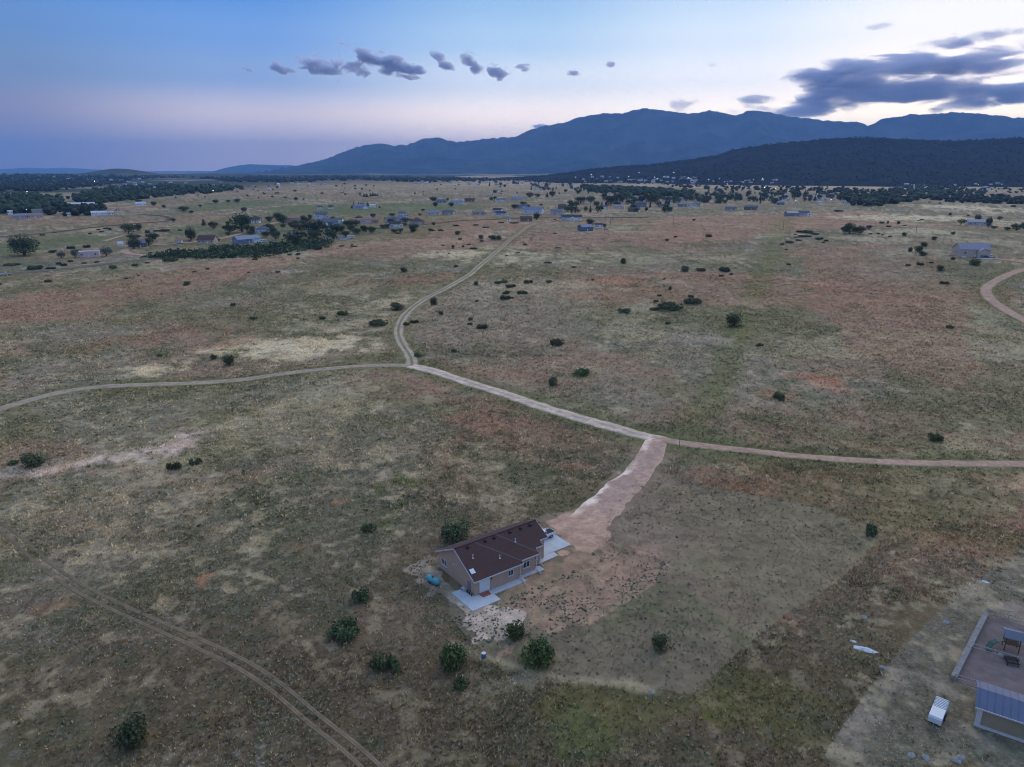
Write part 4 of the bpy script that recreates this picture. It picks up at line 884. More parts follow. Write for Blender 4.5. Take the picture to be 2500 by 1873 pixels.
# ------------------------------------------------------------------ buildings
GLASS = mat('window_glass', (.035, .045, .06), .08, .05, 1, spec=.8)
WHITE = mat('white_paint', (.72, .72, .72), .6, .05, 2)
def hexm(name, c, rough=.85, noise=.10, scale=1.2, metal=0.0):
    return mat(name, c, rough, noise, scale, metal)
WALLS = {'white': hexm('wall_white', (.86, .86, .86)), 'cream': hexm('wall_cream', (.70, .64, .50)), 'tan': hexm('wall_tan', (.50, .42, .34)), 'salmon': hexm('wall_salmon', (.46, .29, .24)), 'pink': hexm('wall_pink', (.66, .52, .48)),
         'blue': hexm('wall_blue', (.20, .25, .36)), 'lightblue': hexm('wall_pale_blue', (.60, .61, .64)), 'grey': hexm('wall_grey', (.46, .45, .45)), 'slate': hexm('wall_slate', (.22, .23, .26)), 'teal': hexm('wall_teal', (.26, .44, .42)),
         'brown': hexm('wall_brown', (.20, .15, .12)), 'red': hexm('wall_red', (.28, .14, .12)), 'navy': hexm('wall_navy', (.10, .15, .22)), 'yellow': hexm('wall_yellow', (.60, .56, .40)), 'darkgrey': hexm('wall_dark_grey', (.14, .14, .15))}
ROOFS = {'maroon': hexm('roof_maroon', (.13, .07, .065)), 'brown': hexm('roof_brown', (.10, .075, .07)), 'grey': hexm('roof_grey', (.17, .17, .19)), 'slate': hexm('roof_slate', (.12, .13, .17)), 'dark': hexm('roof_dark', (.055, .055, .06)),
         'blue': hexm('roof_blue', (.15, .18, .28), .5), 'metal': hexm('roof_pale_metal', (.26, .28, .34), .45), 'white': hexm('roof_white', (.60, .60, .62)), 'tan': hexm('roof_tan', (.28, .22, .19)), 'teal': hexm('roof_teal', (.08, .17, .19)), 'salmon': hexm('roof_salmon', (.34, .18, .14)), 'lilac': hexm('roof_lilac', (.24, .23, .30), .5)}
CACHE = {}
def boxmesh(key, d, m):
    if key not in CACHE: CACHE[key] = MB().box((0, 0, 0), d).mesh(key[0], m)
    return CACHE[key]
def window(parent, loc, w, h, rz, trim=None):
    o = part('window', boxmesh(('window', w, h, (trim or WHITE).name), (w, .10, h), trim or WHITE), parent); o.location = loc; o.rotation_euler = (0, 0, rz)
    p = part('pane', boxmesh(('pane', w, h), (w - .22, .04, h - .22), GLASS), o); p.location = (0, -.055, 0)
    return o
def panel(parent, name, loc, w, h, rz, m):
    o = part(name, boxmesh((name, w, h, m.name), (w, .12, h), m), parent); o.location = loc; o.rotation_euler = (0, 0, rz); return o
def gable_body(L, W, H, rise):
    b = MB(); b.prism([(-W / 2, -.6), (W / 2, -.6), (W / 2, H), (0, H + rise), (-W / 2, H)], -L / 2, L / 2, 'X'); return b
def gable_roof(L, W, H, rise, ov=.45, th=.14):
    b = MB(); sl = rise / (W / 2); y = W / 2 + ov
    z0 = H - ov * sl + .03; z1 = H + rise + .03
    b.prism([(-y, z0), (0, z1), (y, z0), (y, z0 + th), (0, z1 + th), (-y, z0 + th)], -L / 2 - ov, L / 2 + ov, 'X'); return b
def hip_roof(L, W, H, rise, ov=.45):
    x, y = L / 2 + ov, W / 2 + ov; k = max(x - y, .2); z = H + .02
    b = MB(); b.add([(-x, -y, z), (x, -y, z), (x, y, z), (-x, y, z), (-k, 0, z + rise), (k, 0, z + rise)], [(0, 1, 5, 4), (1, 2, 5), (2, 3, 4, 5), (3, 0, 4), (3, 2, 1, 0)]); return b
def place_local(mb, x, y, rz):
    c, s = math.cos(rz), math.sin(rz); mb.v = [(x + p[0] * c - p[1] * s, y + p[0] * s + p[1] * c, p[2]) for p in mb.v]; return mb
def house(u, v, wpx, label, wall='tan', roof='grey', yaw=20, H=2.9, W=9, pitch=.42, kind='gable', wings=(), nwin=3, garage=None, door=True, chimney=False, endwin=1, name='house', cat='house', group=None, Lmax=34, wall2=None, front=None, trim=None):
    p = hit(u, v); m = mpp(p); y = math.radians(yaw)
    H *= 1.22; pitch *= 1.12; W *= 1.1
    Lm = max(4.0, min(Lmax, (wpx * .92 * m - W * abs(math.sin(y))) / max(abs(math.cos(y)), .3)))
    W = min(W, Lm * .95)
    o = empty(name, (p.x, p.y, p.z), -facing(p) + y, label, cat, group)
    # the pixel marks the near foot of the walls: step back half the depth
    d = Vector((p.x, p.y, 0)).normalized() * (W / 2 * abs(math.cos(y)) + Lm / 2 * abs(math.sin(y)))
    o.location = (p.x + d.x, p.y + d.y, min(float(Zs(p.x, p.y)), float(Zs(p.x + d.x, p.y + d.y))) + .1)
    rise = W / 2 * pitch; wm = WALLS[wall]; rm = ROOFS[roof]
    if kind == 'gable':
        gable_body(Lm, W, H, rise).build('wall', wm, o); ro = gable_roof(Lm, W, H, rise).build('roof', rm, o)
    elif kind == 'hip':
        MB().box((0, 0, H / 2 - .3), (Lm, W, H + .6)).build('wall', wm, o); ro = hip_roof(Lm, W, H, rise).build('roof', rm, o)
    else:
        MB().box((0, 0, H / 2 - .3), (Lm, W, H + .6)).build('wall', wm, o)
        ro = MB().box((0, 0, H + .07), (Lm - .5, W - .5, .1)).build('roof', rm, o)
        b = MB()
        for sx in (-1, 1): b.box((sx * (Lm / 2 - .12), 0, H + .25), (.26, W + .02, .5))
        for sy in (-1, 1): b.box((0, sy * (W / 2 - .12), H + .24), (Lm - .5, .26, .48))
        b.build('parapet', wm, o)
    if chimney:
        c = MB().box((Lm * .2, 0, H + rise + .3), (.7, .7, 1.4)).build('chimney', WALLS['brown'], ro)
    fr = front if front is not None else W
    xs = [(-.5 + (i + .5) / (nwin + (1 if garage else 0) + (1 if door else 0))) * Lm for i in range(nwin + (1 if garage else 0) + (1 if door else 0))]
    slots = ['w'] * len(xs)
    if door: slots[len(xs) // 2] = 'd'
    if garage == 'r': slots[-1] = 'g'
    if garage == 'l': slots[0] = 'g'
    # windows stay clear of wings
    def clear(x): return all(abs(x - wx) > wl / 2 + .6 for wx, wl, *_ in wings)
    for x, s in zip(xs, slots):
        if not clear(x): continue
        if s == 'w': window(o, (x, -W / 2 - .01, H * .56), 1.5, 1.25, 0, trim)
        elif s == 'd': panel(o, 'door', (x, -W / 2 - .01, 1.08), 1.0, 2.1, 0, WHITE)
        else: panel(o, 'garage_door', (x, -W / 2 - .01, 1.15), min(4.8, Lm * .35), 2.3, 0, WALLS['white'])
    for sx in (-1, 1):
        for i in range(endwin): window(o, (sx * (Lm / 2 + .01), (i - (endwin - 1) / 2) * 3.2, H * .56), 1.3, 1.2, sx * math.pi / 2, trim)
    for k, wg in enumerate(wings):      # gabled wings to the front: x, length across, how far out, height, wall
        wx, wl, out, wh, wwall = wg[:5]; wr = wl / 2 * pitch
        gb = place_local(gable_body(out + W / 2, wl, wh, wr), wx, -W / 2 - out / 2 + W / 4, math.pi / 2); gb.build('wing_wall', WALLS[wwall], o)
        gr = place_local(gable_roof(out + W / 2, wl, wh - .01, wr, .35), wx, -W / 2 - out / 2 + W / 4, math.pi / 2); gr.build('wing_roof', rm, o)
        if len(wg) > 5 and wg[5] == 'g': panel(o, 'garage_door', (wx, -W / 2 - out - .01, 1.15), min(wl * .62, 4.8), 2.3, 0, WALLS['white'] if len(wg) < 7 else WALLS[wg[6]])
        else: window(o, (wx, -W / 2 - out - .01, wh * .56), min(1.8, wl * .4), 1.3, 0, trim)
    return o

def V7(x0, y0):   # pixel in a 300 x 120 crop enlarged 7.373 times
    return lambda x, y: (x0 + x / 7.373, y0 + y / 7.373)
A_ = V7(480, 500); B_ = V7(740, 500); C_ = V7(1030, 470); D_ = V7(1280, 460); E_ = V7(1560, 440); F_ = V7(1850, 440); Gc = V7(0, 470); Hc = V7(0, 560); Ic = V7(250, 540)
def HH(crop, x0, x1, y, *a, **k):
    u, v = crop((x0 + x1) / 2, y); return house(u, v, (x1 - x0) / 7.373, *a, **k)
# valley on the left
HH(Hc, 1430, 1805, 508, 'white flat-roofed adobe house with reddish garage door between silvery trees', 'pink', 'white', -6, 3.4, 9, kind='flat', nwin=2, endwin=0)
HH(A_, 10, 400, 712, 'long maroon-roofed house with cream gable end beside the tall cottonwood', 'tan', 'maroon', -24, 2.9, 9, .62, nwin=3, wall2='cream', wings=())
HH(A_, 640, 1170, 704, 'blue-grey house with pale metal roof, two gables and vehicles on its drive', 'blue', 'metal', 26, 3.0, 10, .45, nwin=2, wings=((5.5, 7, 4.5, 2.8, 'lightblue', 'g'),))
HH(A_, 1040, 1370, 518, 'slate-roofed house with cream front uphill of the blue-grey house', 'lightblue', 'slate', 20, 3.0, 10, .5, 'hip', nwin=2, wings=((4.5, 6, 2, 2.8, 'cream'),))
HH(A_, 900, 1180, 334, 'brown-roofed house with small white gables behind the dark trees', 'tan', 'brown', -15, 2.9, 10, .5, wings=((0, 4, 1.5, 2.9, 'white'), (6, 3.5, 1.5, 2.9, 'white')))
HH(A_, 1610, 1885, 344, 'two-storey salmon house with a low tiled roof beside dark trees', 'salmon', 'salmon', 25, 5.2, 9, .3, 'hip', nwin=3, endwin=2)
HH(A_, 1700, 1785, 572, 'tiny white-fronted shed in the scrub near the slate-roofed house', 'white', 'grey', 5, 2.3, 3.5, .4, nwin=0, endwin=0, name='shed', cat='shed')
HH(B_, 180, 458, 262, 'tall pale blue house with a yellow gable wing at the fairway', 'lightblue', 'slate', 20, 4.6, 9, .55, nwin=2, wings=((6, 6, 1.5, 4.4, 'yellow'),))
HH(B_, 250, 640, 382, 'slate house with a small teal gable and long white garage', 'slate', 'slate', 22, 3.2, 10, .5, nwin=1, wings=((5, 6, 5, 2.8, 'teal'), (-7, 9, 1, 2.9, 'white', 'g')))
HH(B_, 600, 745, 335, 'grey-roofed gable house with white front next to the teal gable', 'white', 'grey', -18, 3.4, 8, .6, nwin=2)
HH(B_, 870, 1375, 335, 'sprawling pink stucco house with orange-red end walls', 'pink', 'salmon', 4, 3.3, 11, .25, 'hip', nwin=5, wings=((-11, 6, 3, 3.0, 'salmon'), (11, 6, 3, 3.0, 'salmon')))
HH(B_, 1680, 1905, 246, 'white two-storey house with a blue hipped roof', 'lightblue', 'slate', 12, 4.8, 10, .4, 'hip', nwin=4, endwin=2)
HH(B_, 1450, 1855, 332, 'tan house with several grey gables under the blue-hipped house', 'tan', 'grey', 12, 3.0, 10, .5, nwin=3, wings=((2, 5, 2, 3.0, 'cream'), (8, 4.5, 2, 2.8, 'cream')))
HH(B_, 1510, 1785, 410, 'white house with a dark roof among round shrubs', 'white', 'dark', 12, 2.9, 9, .5, nwin=3, wings=((-4.5, 5, 2.5, 2.8, 'lightblue'), (5.5, 4.5, 2, 2.8, 'white')))
HH(B_, 1905, 2200, 362, 'dark brown hipped house half hidden by a round tree', 'tan', 'brown', 14, 3.0, 11, .55, 'hip', nwin=3)
HH(B_, 45, 135, 446, 'small pale gable house peeping out behind the big dark trees', 'lightblue', 'slate', 25, 3.0, 7, .55, nwin=1)
HH(B_, 630, 715, 642, 'little tan shed beside the parked white trailers', 'tan', 'tan', 15, 2.6, 5, .45, nwin=0, endwin=0, name='shed', cat='shed')
HH(B_, 245, 355, 84, 'small white house with a dark roof, nearer the twin firs, beyond the fairway', 'white', 'brown', 8, 2.8, 8, .4)
HH(B_, 440, 550, 78, 'small white house with a dark roof and porch gable beyond the fairway', 'white', 'dark', 8, 2.9, 8, .4, wings=((2, 4, 1.2, 2.8, 'white'),))
HH(B_, 890, 1165, 78, 'grey-blue farm house in front of the conifer windbreak', 'grey', 'blue', 14, 3.2, 10, .45, nwin=3, wings=((6, 7, 3, 3.0, 'white', 'g'),))
HH(B_, 1190, 1310, 48, 'long white shed beside the conifer windbreak', 'white', 'white', 6, 2.6, 8, .3, nwin=0, name='shed', cat='shed')
# low houses by the asphalt lane
HH(Ic, 480, 790, 478, 'dark low house hidden between two dense round trees by the lane', 'darkgrey', 'grey', 10, 2.8, 10, .45, nwin=3)
HH(Ic, 1310, 1480, 402, 'small pink gabled house with a white truck at its door', 'pink', 'salmon', 38, 3.0, 8, .5, nwin=1)
HH(Ic, 285, 365, 452, 'tiny arched white hut behind a dark fence by the lane', 'white', 'white', 10, 1.8, 4, .7, nwin=0, endwin=0, name='hut', cat='hut')
# works and sheds at the far left
for x0, x1, y, lab, wl, rf, h in [(150, 232, 402, 'square white block building under the golden sign', 'white', 'white', 4), (265, 495, 472, 'long mauve low shed in front of the golden sign', 'grey', 'lilac', 3), (508, 765, 462, 'long pale pink low shed next to the mauve shed', 'pink', 'tan', 3), (595, 845, 412, 'pale metal barn behind the pink low shed', 'tan', 'grey', 5), (1215, 1705, 292, 'large pale warehouse on the paved yard below the wood', 'grey', 'white', 6), (1655, 1930, 416, 'long white mobile building at the meadow edge', 'white', 'white', 3), (1960, 2045, 408, 'short white mobile building at the meadow edge', 'white', 'white', 3), (2088, 2155, 355, 'small white cabin standing free on the meadow', 'white', 'grey', 3), (1210, 1275, 428, 'small white trailer home under the dark trees', 'white', 'white', 3), (790, 890, 255, 'pale roof in a clearing of the dark wood', 'white', 'metal', 4), (950, 1005, 262, 'little white roof in a clearing of the dark wood', 'white', 'white', 4)]:
    HH(Gc, x0, x1, y, lab, wl, rf, rnd.uniform(-6, 6), h, 12 if x1 - x0 > 150 else 8, .28, nwin=4 if x1 - x0 > 150 else 2, Lmax=80, name='barn' if h > 3.5 else 'shed', cat='building')
house(344, 503.5, 26, 'bright white farmhouse alone in the tan meadow', 'white', 'white', 10, 3.5, 9, .45)
# middle distance, centre
for x0, x1, y, lab, kw in [
    (245, 440, 186, 'slate-blue house between two round trees in the tan field', dict(wall='blue', roof='slate', yaw=8)),
    (510, 760, 206, 'long blue house with white end beside the red barn', dict(wall='lightblue', roof='blue', yaw=18, wings=((8, 6, 2, 3, 'white'),))),
    (760, 962, 166, 'dark red barn with a white end wall', dict(wall='red', roof='maroon', yaw=-10, H=3.4, nwin=1)),
    (1310, 1515, 166, 'grey-white house with dark trees at both ends', dict(wall='white', roof='grey', yaw=10)),
    (1580, 1835, 126, 'mauve-roofed house with a white annexe beyond the tan field', dict(wall='lightblue', roof='lilac', yaw=10)),
    (100, 340, 412, 'low lilac house in the long pair by the road', dict(wall='pink', roof='lilac', yaw=-8)),
    (350, 605, 404, 'low dark-roofed house with pale end in the long pair by the road', dict(wall='tan', roof='slate', yaw=-16)),
    (890, 1140, 406, 'tan long house with two small white gables by the road', dict(wall='tan', roof='tan', yaw=10, wings=((1, 3, 1.5, 3, 'cream'), (9, 3.2, 1.5, 3, 'cream')))),
    (1265, 1465, 366, 'white-gabled dark-roofed house behind its blue twin', dict(wall='lightblue', roof='dark', yaw=-16, H=3.2)),
    (1298, 1525, 426, 'blue and white house with dark roof and three gables', dict(wall='lightblue', roof='dark', yaw=14, wings=((7, 4.5, 2, 3, 'white'),))),
    (1705, 1935, 302, 'white-gabled grey house wrapped in conifers', dict(wall='grey', roof='slate', yaw=-14, H=3.6, wings=((4, 5, 2, 3.6, 'white'),))),
    (1800, 2215, 390, 'big blue metal barn with pale gable end', dict(wall='lightblue', roof='blue', yaw=-14, H=4.6, W=14, nwin=2, name='barn', cat='barn')),
    (1760, 1995, 522, 'low red-brown house beside the lone tree', dict(wall='brown', roof='maroon', yaw=8, W=8)),
    (1540, 1605, 522, 'small white hut in front of the red-brown house', dict(wall='white', roof='grey', yaw=8, W=5, nwin=1, endwin=0, name='hut', cat='hut'))]:
    HH(C_, x0, x1, y, lab, **kw)
for x0, x1, y, lab, kw in [
    (455, 700, 488, 'big grey two-part shed with a tall gable', dict(wall='grey', roof='grey', yaw=18, H=4.2, W=11, nwin=2, name='barn', cat='barn')),
    (645, 1055, 582, 'long white house with black roof and three white gables', dict(wall='white', roof='dark', yaw=8, H=3.2, W=10, nwin=3, wings=((-11, 8, 3, 2.6, 'lightblue'), (0, 6.5, 2.5, 3.4, 'white')))),
    (945, 1250, 772, 'blue-roofed house with dark blue gable end and white porch front', dict(wall='navy', roof='blue', yaw=28, H=3.0, W=9, nwin=4, trim=WHITE)),
    (1255, 1415, 716, 'white mobile home with a brown roof behind the blue gabled house', dict(wall='white', roof='brown', yaw=6, H=2.8, W=6)),
    (600, 762, 376, 'dark brown barn beside the farm trees', dict(wall='brown', roof='maroon', yaw=-12, H=4.0, W=10, nwin=1, name='barn', cat='barn')),
    (1340, 1495, 382, 'pale blue-roofed house behind the black-roofed one', dict(wall='white', roof='slate', yaw=10)),
    (1610, 1785, 368, 'mauve house with a cream shed at its end', dict(wall='cream', roof='lilac', yaw=-10, wings=((8, 4, 1, 2.8, 'cream'),))),
    (1850, 2095, 424, 'dark brown house with a bright white garage', dict(wall='brown', roof='brown', yaw=-14, H=3.0, wings=((7, 5, 2, 2.6, 'white'),))),
    (1850, 1995, 255, 'teal-roofed house among tall trees', dict(wall='darkgrey', roof='teal', yaw=6, H=3.6)),
    (1970, 2205, 336, 'two-storey slate house with stacked grey roofs', dict(wall='slate', roof='slate', yaw=10, H=4.6))]:
    HH(D_, x0, x1, y, lab, **kw)
for x0, x1, y, lab, kw in [
    (690, 865, 476, 'long blue-roofed house beside the pale field, white end panel', dict(wall='blue', roof='blue', yaw=4, H=3.0, W=8)),
    (865, 990, 478, 'blue house with bright white front in the long blue row', dict(wall='white', roof='blue', yaw=4, H=3.0, W=8)),
    (992, 1105, 476, 'grey pair of gables closing the long blue row', dict(wall='grey', roof='grey', yaw=4, H=3.2, W=9, wings=((-4, 5, 1.5, 3, 'white'),))),
    (440, 605, 432, 'white-gabled house above the tan gable house', dict(wall='white', roof='grey', yaw=14, H=3.4)),
    (350, 512, 505, 'tan gable house beside the small white box trailer', dict(wall='tan', roof='brown', yaw=-20, H=3.2, W=8)),
    (1350, 1455, 412, 'lilac house under the town trees', dict(wall='lightblue', roof='lilac', yaw=12)),
    (1535, 1765, 552, 'low dark-roofed house in the open field', dict(wall='tan', roof='slate', yaw=-14, H=2.6)),
    (1885, 2135, 538, 'brown gabled house between two bushes in the open field', dict(wall='brown', roof='slate', yaw=-18, H=3.2)),
    (1090, 1195, 388, 'pale blue long roof behind the long blue row', dict(wall='lightblue', roof='metal', yaw=4))]:
    HH(E_, x0, x1, y, lab, **kw)
HH(F_, 470, 735, 652, 'blue metal-roofed workshop in the reddish field', 'slate', 'metal', 22, 3.2, 10, .4, nwin=1)
HH(F_, 690, 935, 640, 'grey house with pale gable behind the metal-roofed workshop', 'grey', 'slate', 10, 3.0, 9, .45, wings=((7, 6, 2, 2.8, 'white'),))
HH(F_, 1905, 2035, 470, 'pale hipped house at the edge of the green wood', 'white', 'lilac', 6, 3.0, 10, .5, 'hip')
oL = HH(F_, 340, 480, 442, 'house glowing with blue light in the reddish field', 'navy', 'blue', 6, 3.0, 9, .4, nwin=2)
BLUELIT = mat('blue_porch_light', (.05, .05, .6), .5, .02, 1, emit=(.08, .10, 1.0), estr=1.6)
panel(oL, 'lit_panel', (3, -4.6, 1.4), 5.0, 2.2, 0, BLUELIT)
house(2389, 551, 60, 'half hidden grey ranch house under tall loose trees', 'grey', 'metal', 12, 3.0, 10, .4, nwin=4)
# far town: houses too small to show more than walls, roof, a window or two
FH = ('tiny far house of the town at the foot of the dark hill', 'house', 'far houses under the dark hill', 'in the town under the dark hill')
FH2 = ('tiny far house on the tan plain before the blue mountains', 'house', 'far houses on the plain', 'on the plain before the blue mountains')
FH3 = ('tiny far house by the dark wood of the western valley', 'house', 'far houses by the western wood', 'by the dark wood of the western valley')
cr = random.Random(11)
def far_house(u, v, w, tagset, wide=False):
    wc = cr.choice(['white', 'white', 'lightblue', 'grey', 'tan', 'cream', 'pink']); rc = cr.choice(['white', 'metal', 'grey', 'slate', 'metal', 'lilac', 'brown'])
    house(u, v, w, f"tiny far {wc.replace('light', 'pale ')} house with {rc} roof {tagset[3]}", wc, rc, cr.uniform(-30, 30), cr.uniform(2.8, 4), cr.uniform(7, 10), cr.uniform(.35, .5), nwin=1, endwin=0, door=False, group=tagset[2], Lmax=26)
for box, n in [((1420, 432, 1700, 446), 42), ((1560, 440, 1900, 449), 26), ((1490, 478, 1700, 494), 18), ((1700, 470, 1900, 490), 22), ((1880, 472, 2060, 494), 28), ((1990, 480, 2150, 500), 16), ((2200, 446, 2480, 470), 12)]:
    for _ in range(n): u, v = cr.uniform(box[0], box[2]), cr.uniform(box[1], box[3]); far_house(u, v, cr.uniform(6, 11), FH)
for box, n in [((1010, 444, 1420, 456), 30), ((1150, 452, 1500, 470), 16), ((690, 446, 800, 456), 10)]:
    for _ in range(n): u, v = cr.uniform(box[0], box[2]), cr.uniform(box[1], box[3]); far_house(u, v, cr.uniform(5, 10), FH2)
for box, n in [((120, 430, 420, 452), 12), ((300, 446, 560, 466), 12), ((480, 452, 660, 466), 10)]:
    for _ in range(n): u, v = cr.uniform(box[0], box[2]), cr.uniform(box[1], box[3]); far_house(u, v, cr.uniform(6, 11), FH3)
# white storage tank
p = hit(680, 458); m = mpp(p)
t = empty('storage_tank', p, 0, 'tall white cylindrical storage tank on the far plain', 'tank')
MB().tube([(0, 0, -.5), (0, 0, 9 * m)], 4.2 * m, 20).build('shell', WHITE, t); MB().tube([(0, 0, 9 * m), (0, 0, 10.4 * m), (0, 0, 10.6 * m)], [4.2 * m, .8 * m, .1 * m], 20).build('cone_roof', WALLS['white'], t)
# golden backlit sign
GOLD = mat('golden_sign_light', (.6, .4, .15), .5, .05, 1, emit=(1.0, .62, .22), estr=4.0)
p = hit(51, 520); m = mpp(p)
t = empty('backlit_sign', p, -facing(p), 'tall golden backlit sign on a post above the low sheds', 'sign')
MB().box((0, 0, 8 * m), (5 * m, .6 * m, 7.5 * m)).build('sign_box', GOLD, t); MB().tube([(0, .2, 0), (0, .2, 4.3 * m)], .4, 8).build('post', mat('steel_post', (.3, .3, .32), .5), t)
# lit lamps
LAMP = mat('lamp_light', (.8, .8, .7), .5, 0, 1, emit=(1.0, .93, .78), estr=9.0)
LPOST = mat('lamp_post_steel', (.22, .22, .24), .5)
def lamp(u, v, group, label, k=1.0):
    label = 'lit white street lamp ' + near_landmark(u, v)
    p = hit(u, v); m = mpp(p); h = max(5.5, 3.2 * m)
    t = empty('street_lamp', p, -facing(p), label, 'lamp', group)
    MB().tube([(0, 0, -.2), (0, 0, h - .1)], .14, 6).build('pole', LPOST, t)
    s = 1.0 * m * k; MB().tube([(0, 0, h - s * .5), (0, 0, h - s * .2), (0, 0, h + s * .3), (0, 0, h + s * .5)], [s * .25, s * .5, s * .5, s * .2], 8).build('lamp_head', LAMP, t)
for u, v in [(66, 521), (50, 515), (197, 518), (257, 462), (225, 445), (231, 446), (67, 473), (299, 458), (240, 447), (521, 470)]: lamp(u, v, 'lit lamps of the western valley', 'lit white street lamp by the western wood', 1.1)
for u, v in [(1443, 430), (1560, 424), (1645, 425), (1535, 434), (1597, 436), (1756, 440), (1730, 442), (1840, 442), (1862, 439), (1775, 453), (1866, 462), (1405, 436), (1680, 437), (1605, 440), (2104, 478), (2290, 468), (2310, 468), (1942, 497), (2028, 494), (1892, 466), (2388, 455)]: lamp(u, v, 'lit lamps of the town', 'lit white street lamp in the town under the dark hill', 1.0)

# ------------------------------------------------------------------ vehicles
TYRE = mat('tyre_rubber', (.02, .02, .022), .9, .1, 4); RIM = mat('wheel_rim', (.35, .36, .38), .4, .05, 3, .6)
CARWHITE = mat('white_car_paint', (.66, .67, .69), .3, .03, 1, spec=.6); CARDARK = mat('dark_car_paint', (.035, .04, .05), .3, .03, 1, spec=.6); CARGREY = mat('grey_car_paint', (.25, .26, .28), .3, .03, 1, spec=.6); BEDBLACK = mat('black_bed_liner', (.012, .012, .014), .7, .1, 3)
LAMPRED = mat('red_tail_lamp', (.30, .02, .02), .3, .02, 1)
def wheel(parent, x, y, r, w=.24):
    b = MB().tube([(x, y - w / 2, r), (x, y + w / 2, r)], r, 16); o = b.build('wheel', TYRE, parent)
    MB().tube([(x, y - w / 2 - .012, r), (x, y + w / 2 + .012, r)], r * .6, 12).build('rim', RIM, o)
def vehicle(name, loc, rz, label, kind, paint, group=None):
    t = empty(name, loc, rz, label, {'pickup': 'truck', 'suv': 'car', 'sedan': 'car'}[kind], group)
    if kind == 'pickup':   # front towards +x
        L = 5.7; prof = [(-2.85, .55), (-2.85, 1.12), (-.75, 1.12), (-.75, 1.12), (.9, 1.12), (1.1, 1.15), (2.7, 1.05), (2.85, .9), (2.85, .5)]
        cab = [(-.78, 1.1), (-.62, 1.86), (.35, 1.88), (1.15, 1.14)]
    elif kind == 'suv':
        L = 4.7; prof = [(-2.35, .5), (-2.38, 1.05), (1.1, 1.08), (2.2, .98), (2.35, .8), (2.35, .45)]; cab = [(-2.3, 1.04), (-2.05, 1.72), (.2, 1.74), (1.15, 1.06)]
    else:
        L = 4.6; prof = [(-2.3, .45), (-2.3, .95), (-1.4, 1.0), (1.0, .98), (2.15, .85), (2.3, .7), (2.3, .4)]; cab = [(-1.55, .98), (-.9, 1.44), (.2, 1.46), (1.1, .97)]
    MB().prism(prof[::-1], -.93, .93, 'Y').build('body', paint, t)
    cb = MB(); n = len(cab)
    V = [(x, -.88 + (.12 if z > 1.2 else 0), z) for x, z in cab] + [(x, .88 - (.12 if z > 1.2 else 0), z) for x, z in cab]
    cb.add(V, [tuple(range(n)), tuple(range(2 * n - 1, n - 1, -1))] + [(i, i + n, (i + 1) % n + n, (i + 1) % n) for i in range(n)])
    c = cb.build('cab', paint, t)
    (x0, z0), (x1, z1), (x2, z2), (x3, z3) = cab
    for s in (-1, 1):
        zm = z0 + (z1 - z0) * .16; zt = z1 - .1
        def X(a, b, z): return a[0] + (b[0] - a[0]) * (z - a[1]) / (b[1] - a[1])
        pts = [(X(cab[0], cab[1], zm) + .12, zm), (X(cab[3], cab[2], zm) - .12, zm), (X(cab[3], cab[2], zt) - .08, zt), (X(cab[0], cab[1], zt) + .12, zt)]
        def Y(z): return s * (.895 - .12 * max(0, min(1, (z - z0) / (z1 - z0))) + .004)
        w = MB().add([(a, Y(z), z) for a, z in pts] + [(a, Y(z) - s * .02, z) for a, z in pts], [(0, 1, 2, 3) if s < 0 else (3, 2, 1, 0), (0, 3, 7, 4), (1, 5, 6, 2), (2, 6, 7, 3), (0, 4, 5, 1)]); w.build('side_window', GLASS, c)
    a, b = Vector((x3, 0, z3)), Vector((x2, 0, z2)); d = (b - a); nn = Vector((d.z, 0, -d.x)).normalized() * .006
    def quad(a, b, nn, w0, w1, k0=.12, k1=.9):
        p0 = a + (b - a) * k0 + nn; p1 = a + (b - a) * k1 + nn
        return [(p0.x, -w0, p0.z), (p0.x, w0, p0.z), (p1.x, w1, p1.z), (p1.x, -w1, p1.z)]
    MB().add(quad(a, b, nn, .78, .68), [(0, 1, 2, 3)]).build('windscreen', GLASS, c)
    a, b = Vector((x0, 0, z0)), Vector((x1, 0, z1)); nn = Vector((-(b - a).z, 0, (b - a).x)).normalized() * .006
    MB().add(quad(a, b, nn, .74, .66), [(3, 2, 1, 0)]).build('rear_window', GLASS, c)
    if kind == 'pickup':
        MB().box((-1.83, 0, 1.128), (1.86, 1.62, .03)).build('bed_cover', BEDBLACK, t); MB().box((-2.87, 0, .86), (.05, 1.5, .46)).build('tailgate', paint, t)
        MB().box((-2.92, 0, .52), (.16, 1.8, .16)).build('bumper', RIM, t)
    for s in (-1, 1):
        MB().box((L / 2 + .0, s * .7, .82), (.08, .34, .16)).build('headlight', WALLS['white'], t); MB().box((-L / 2 - .01, s * .82, .88), (.07, .16, .3)).build('tail_lamp', LAMPRED, t)
        for x in (-L * .31, L * .32): wheel(t, x, s * .84, .38 if kind != 'sedan' else .32)
    return t
def vehicle_px(name, u, v, yaw, label, kind, paint, group=None):
    p = hit(u, v); return vehicle(name, p + Vector((0, 0, .02)), -facing(p) + math.radians(yaw), label, kind, paint, group)
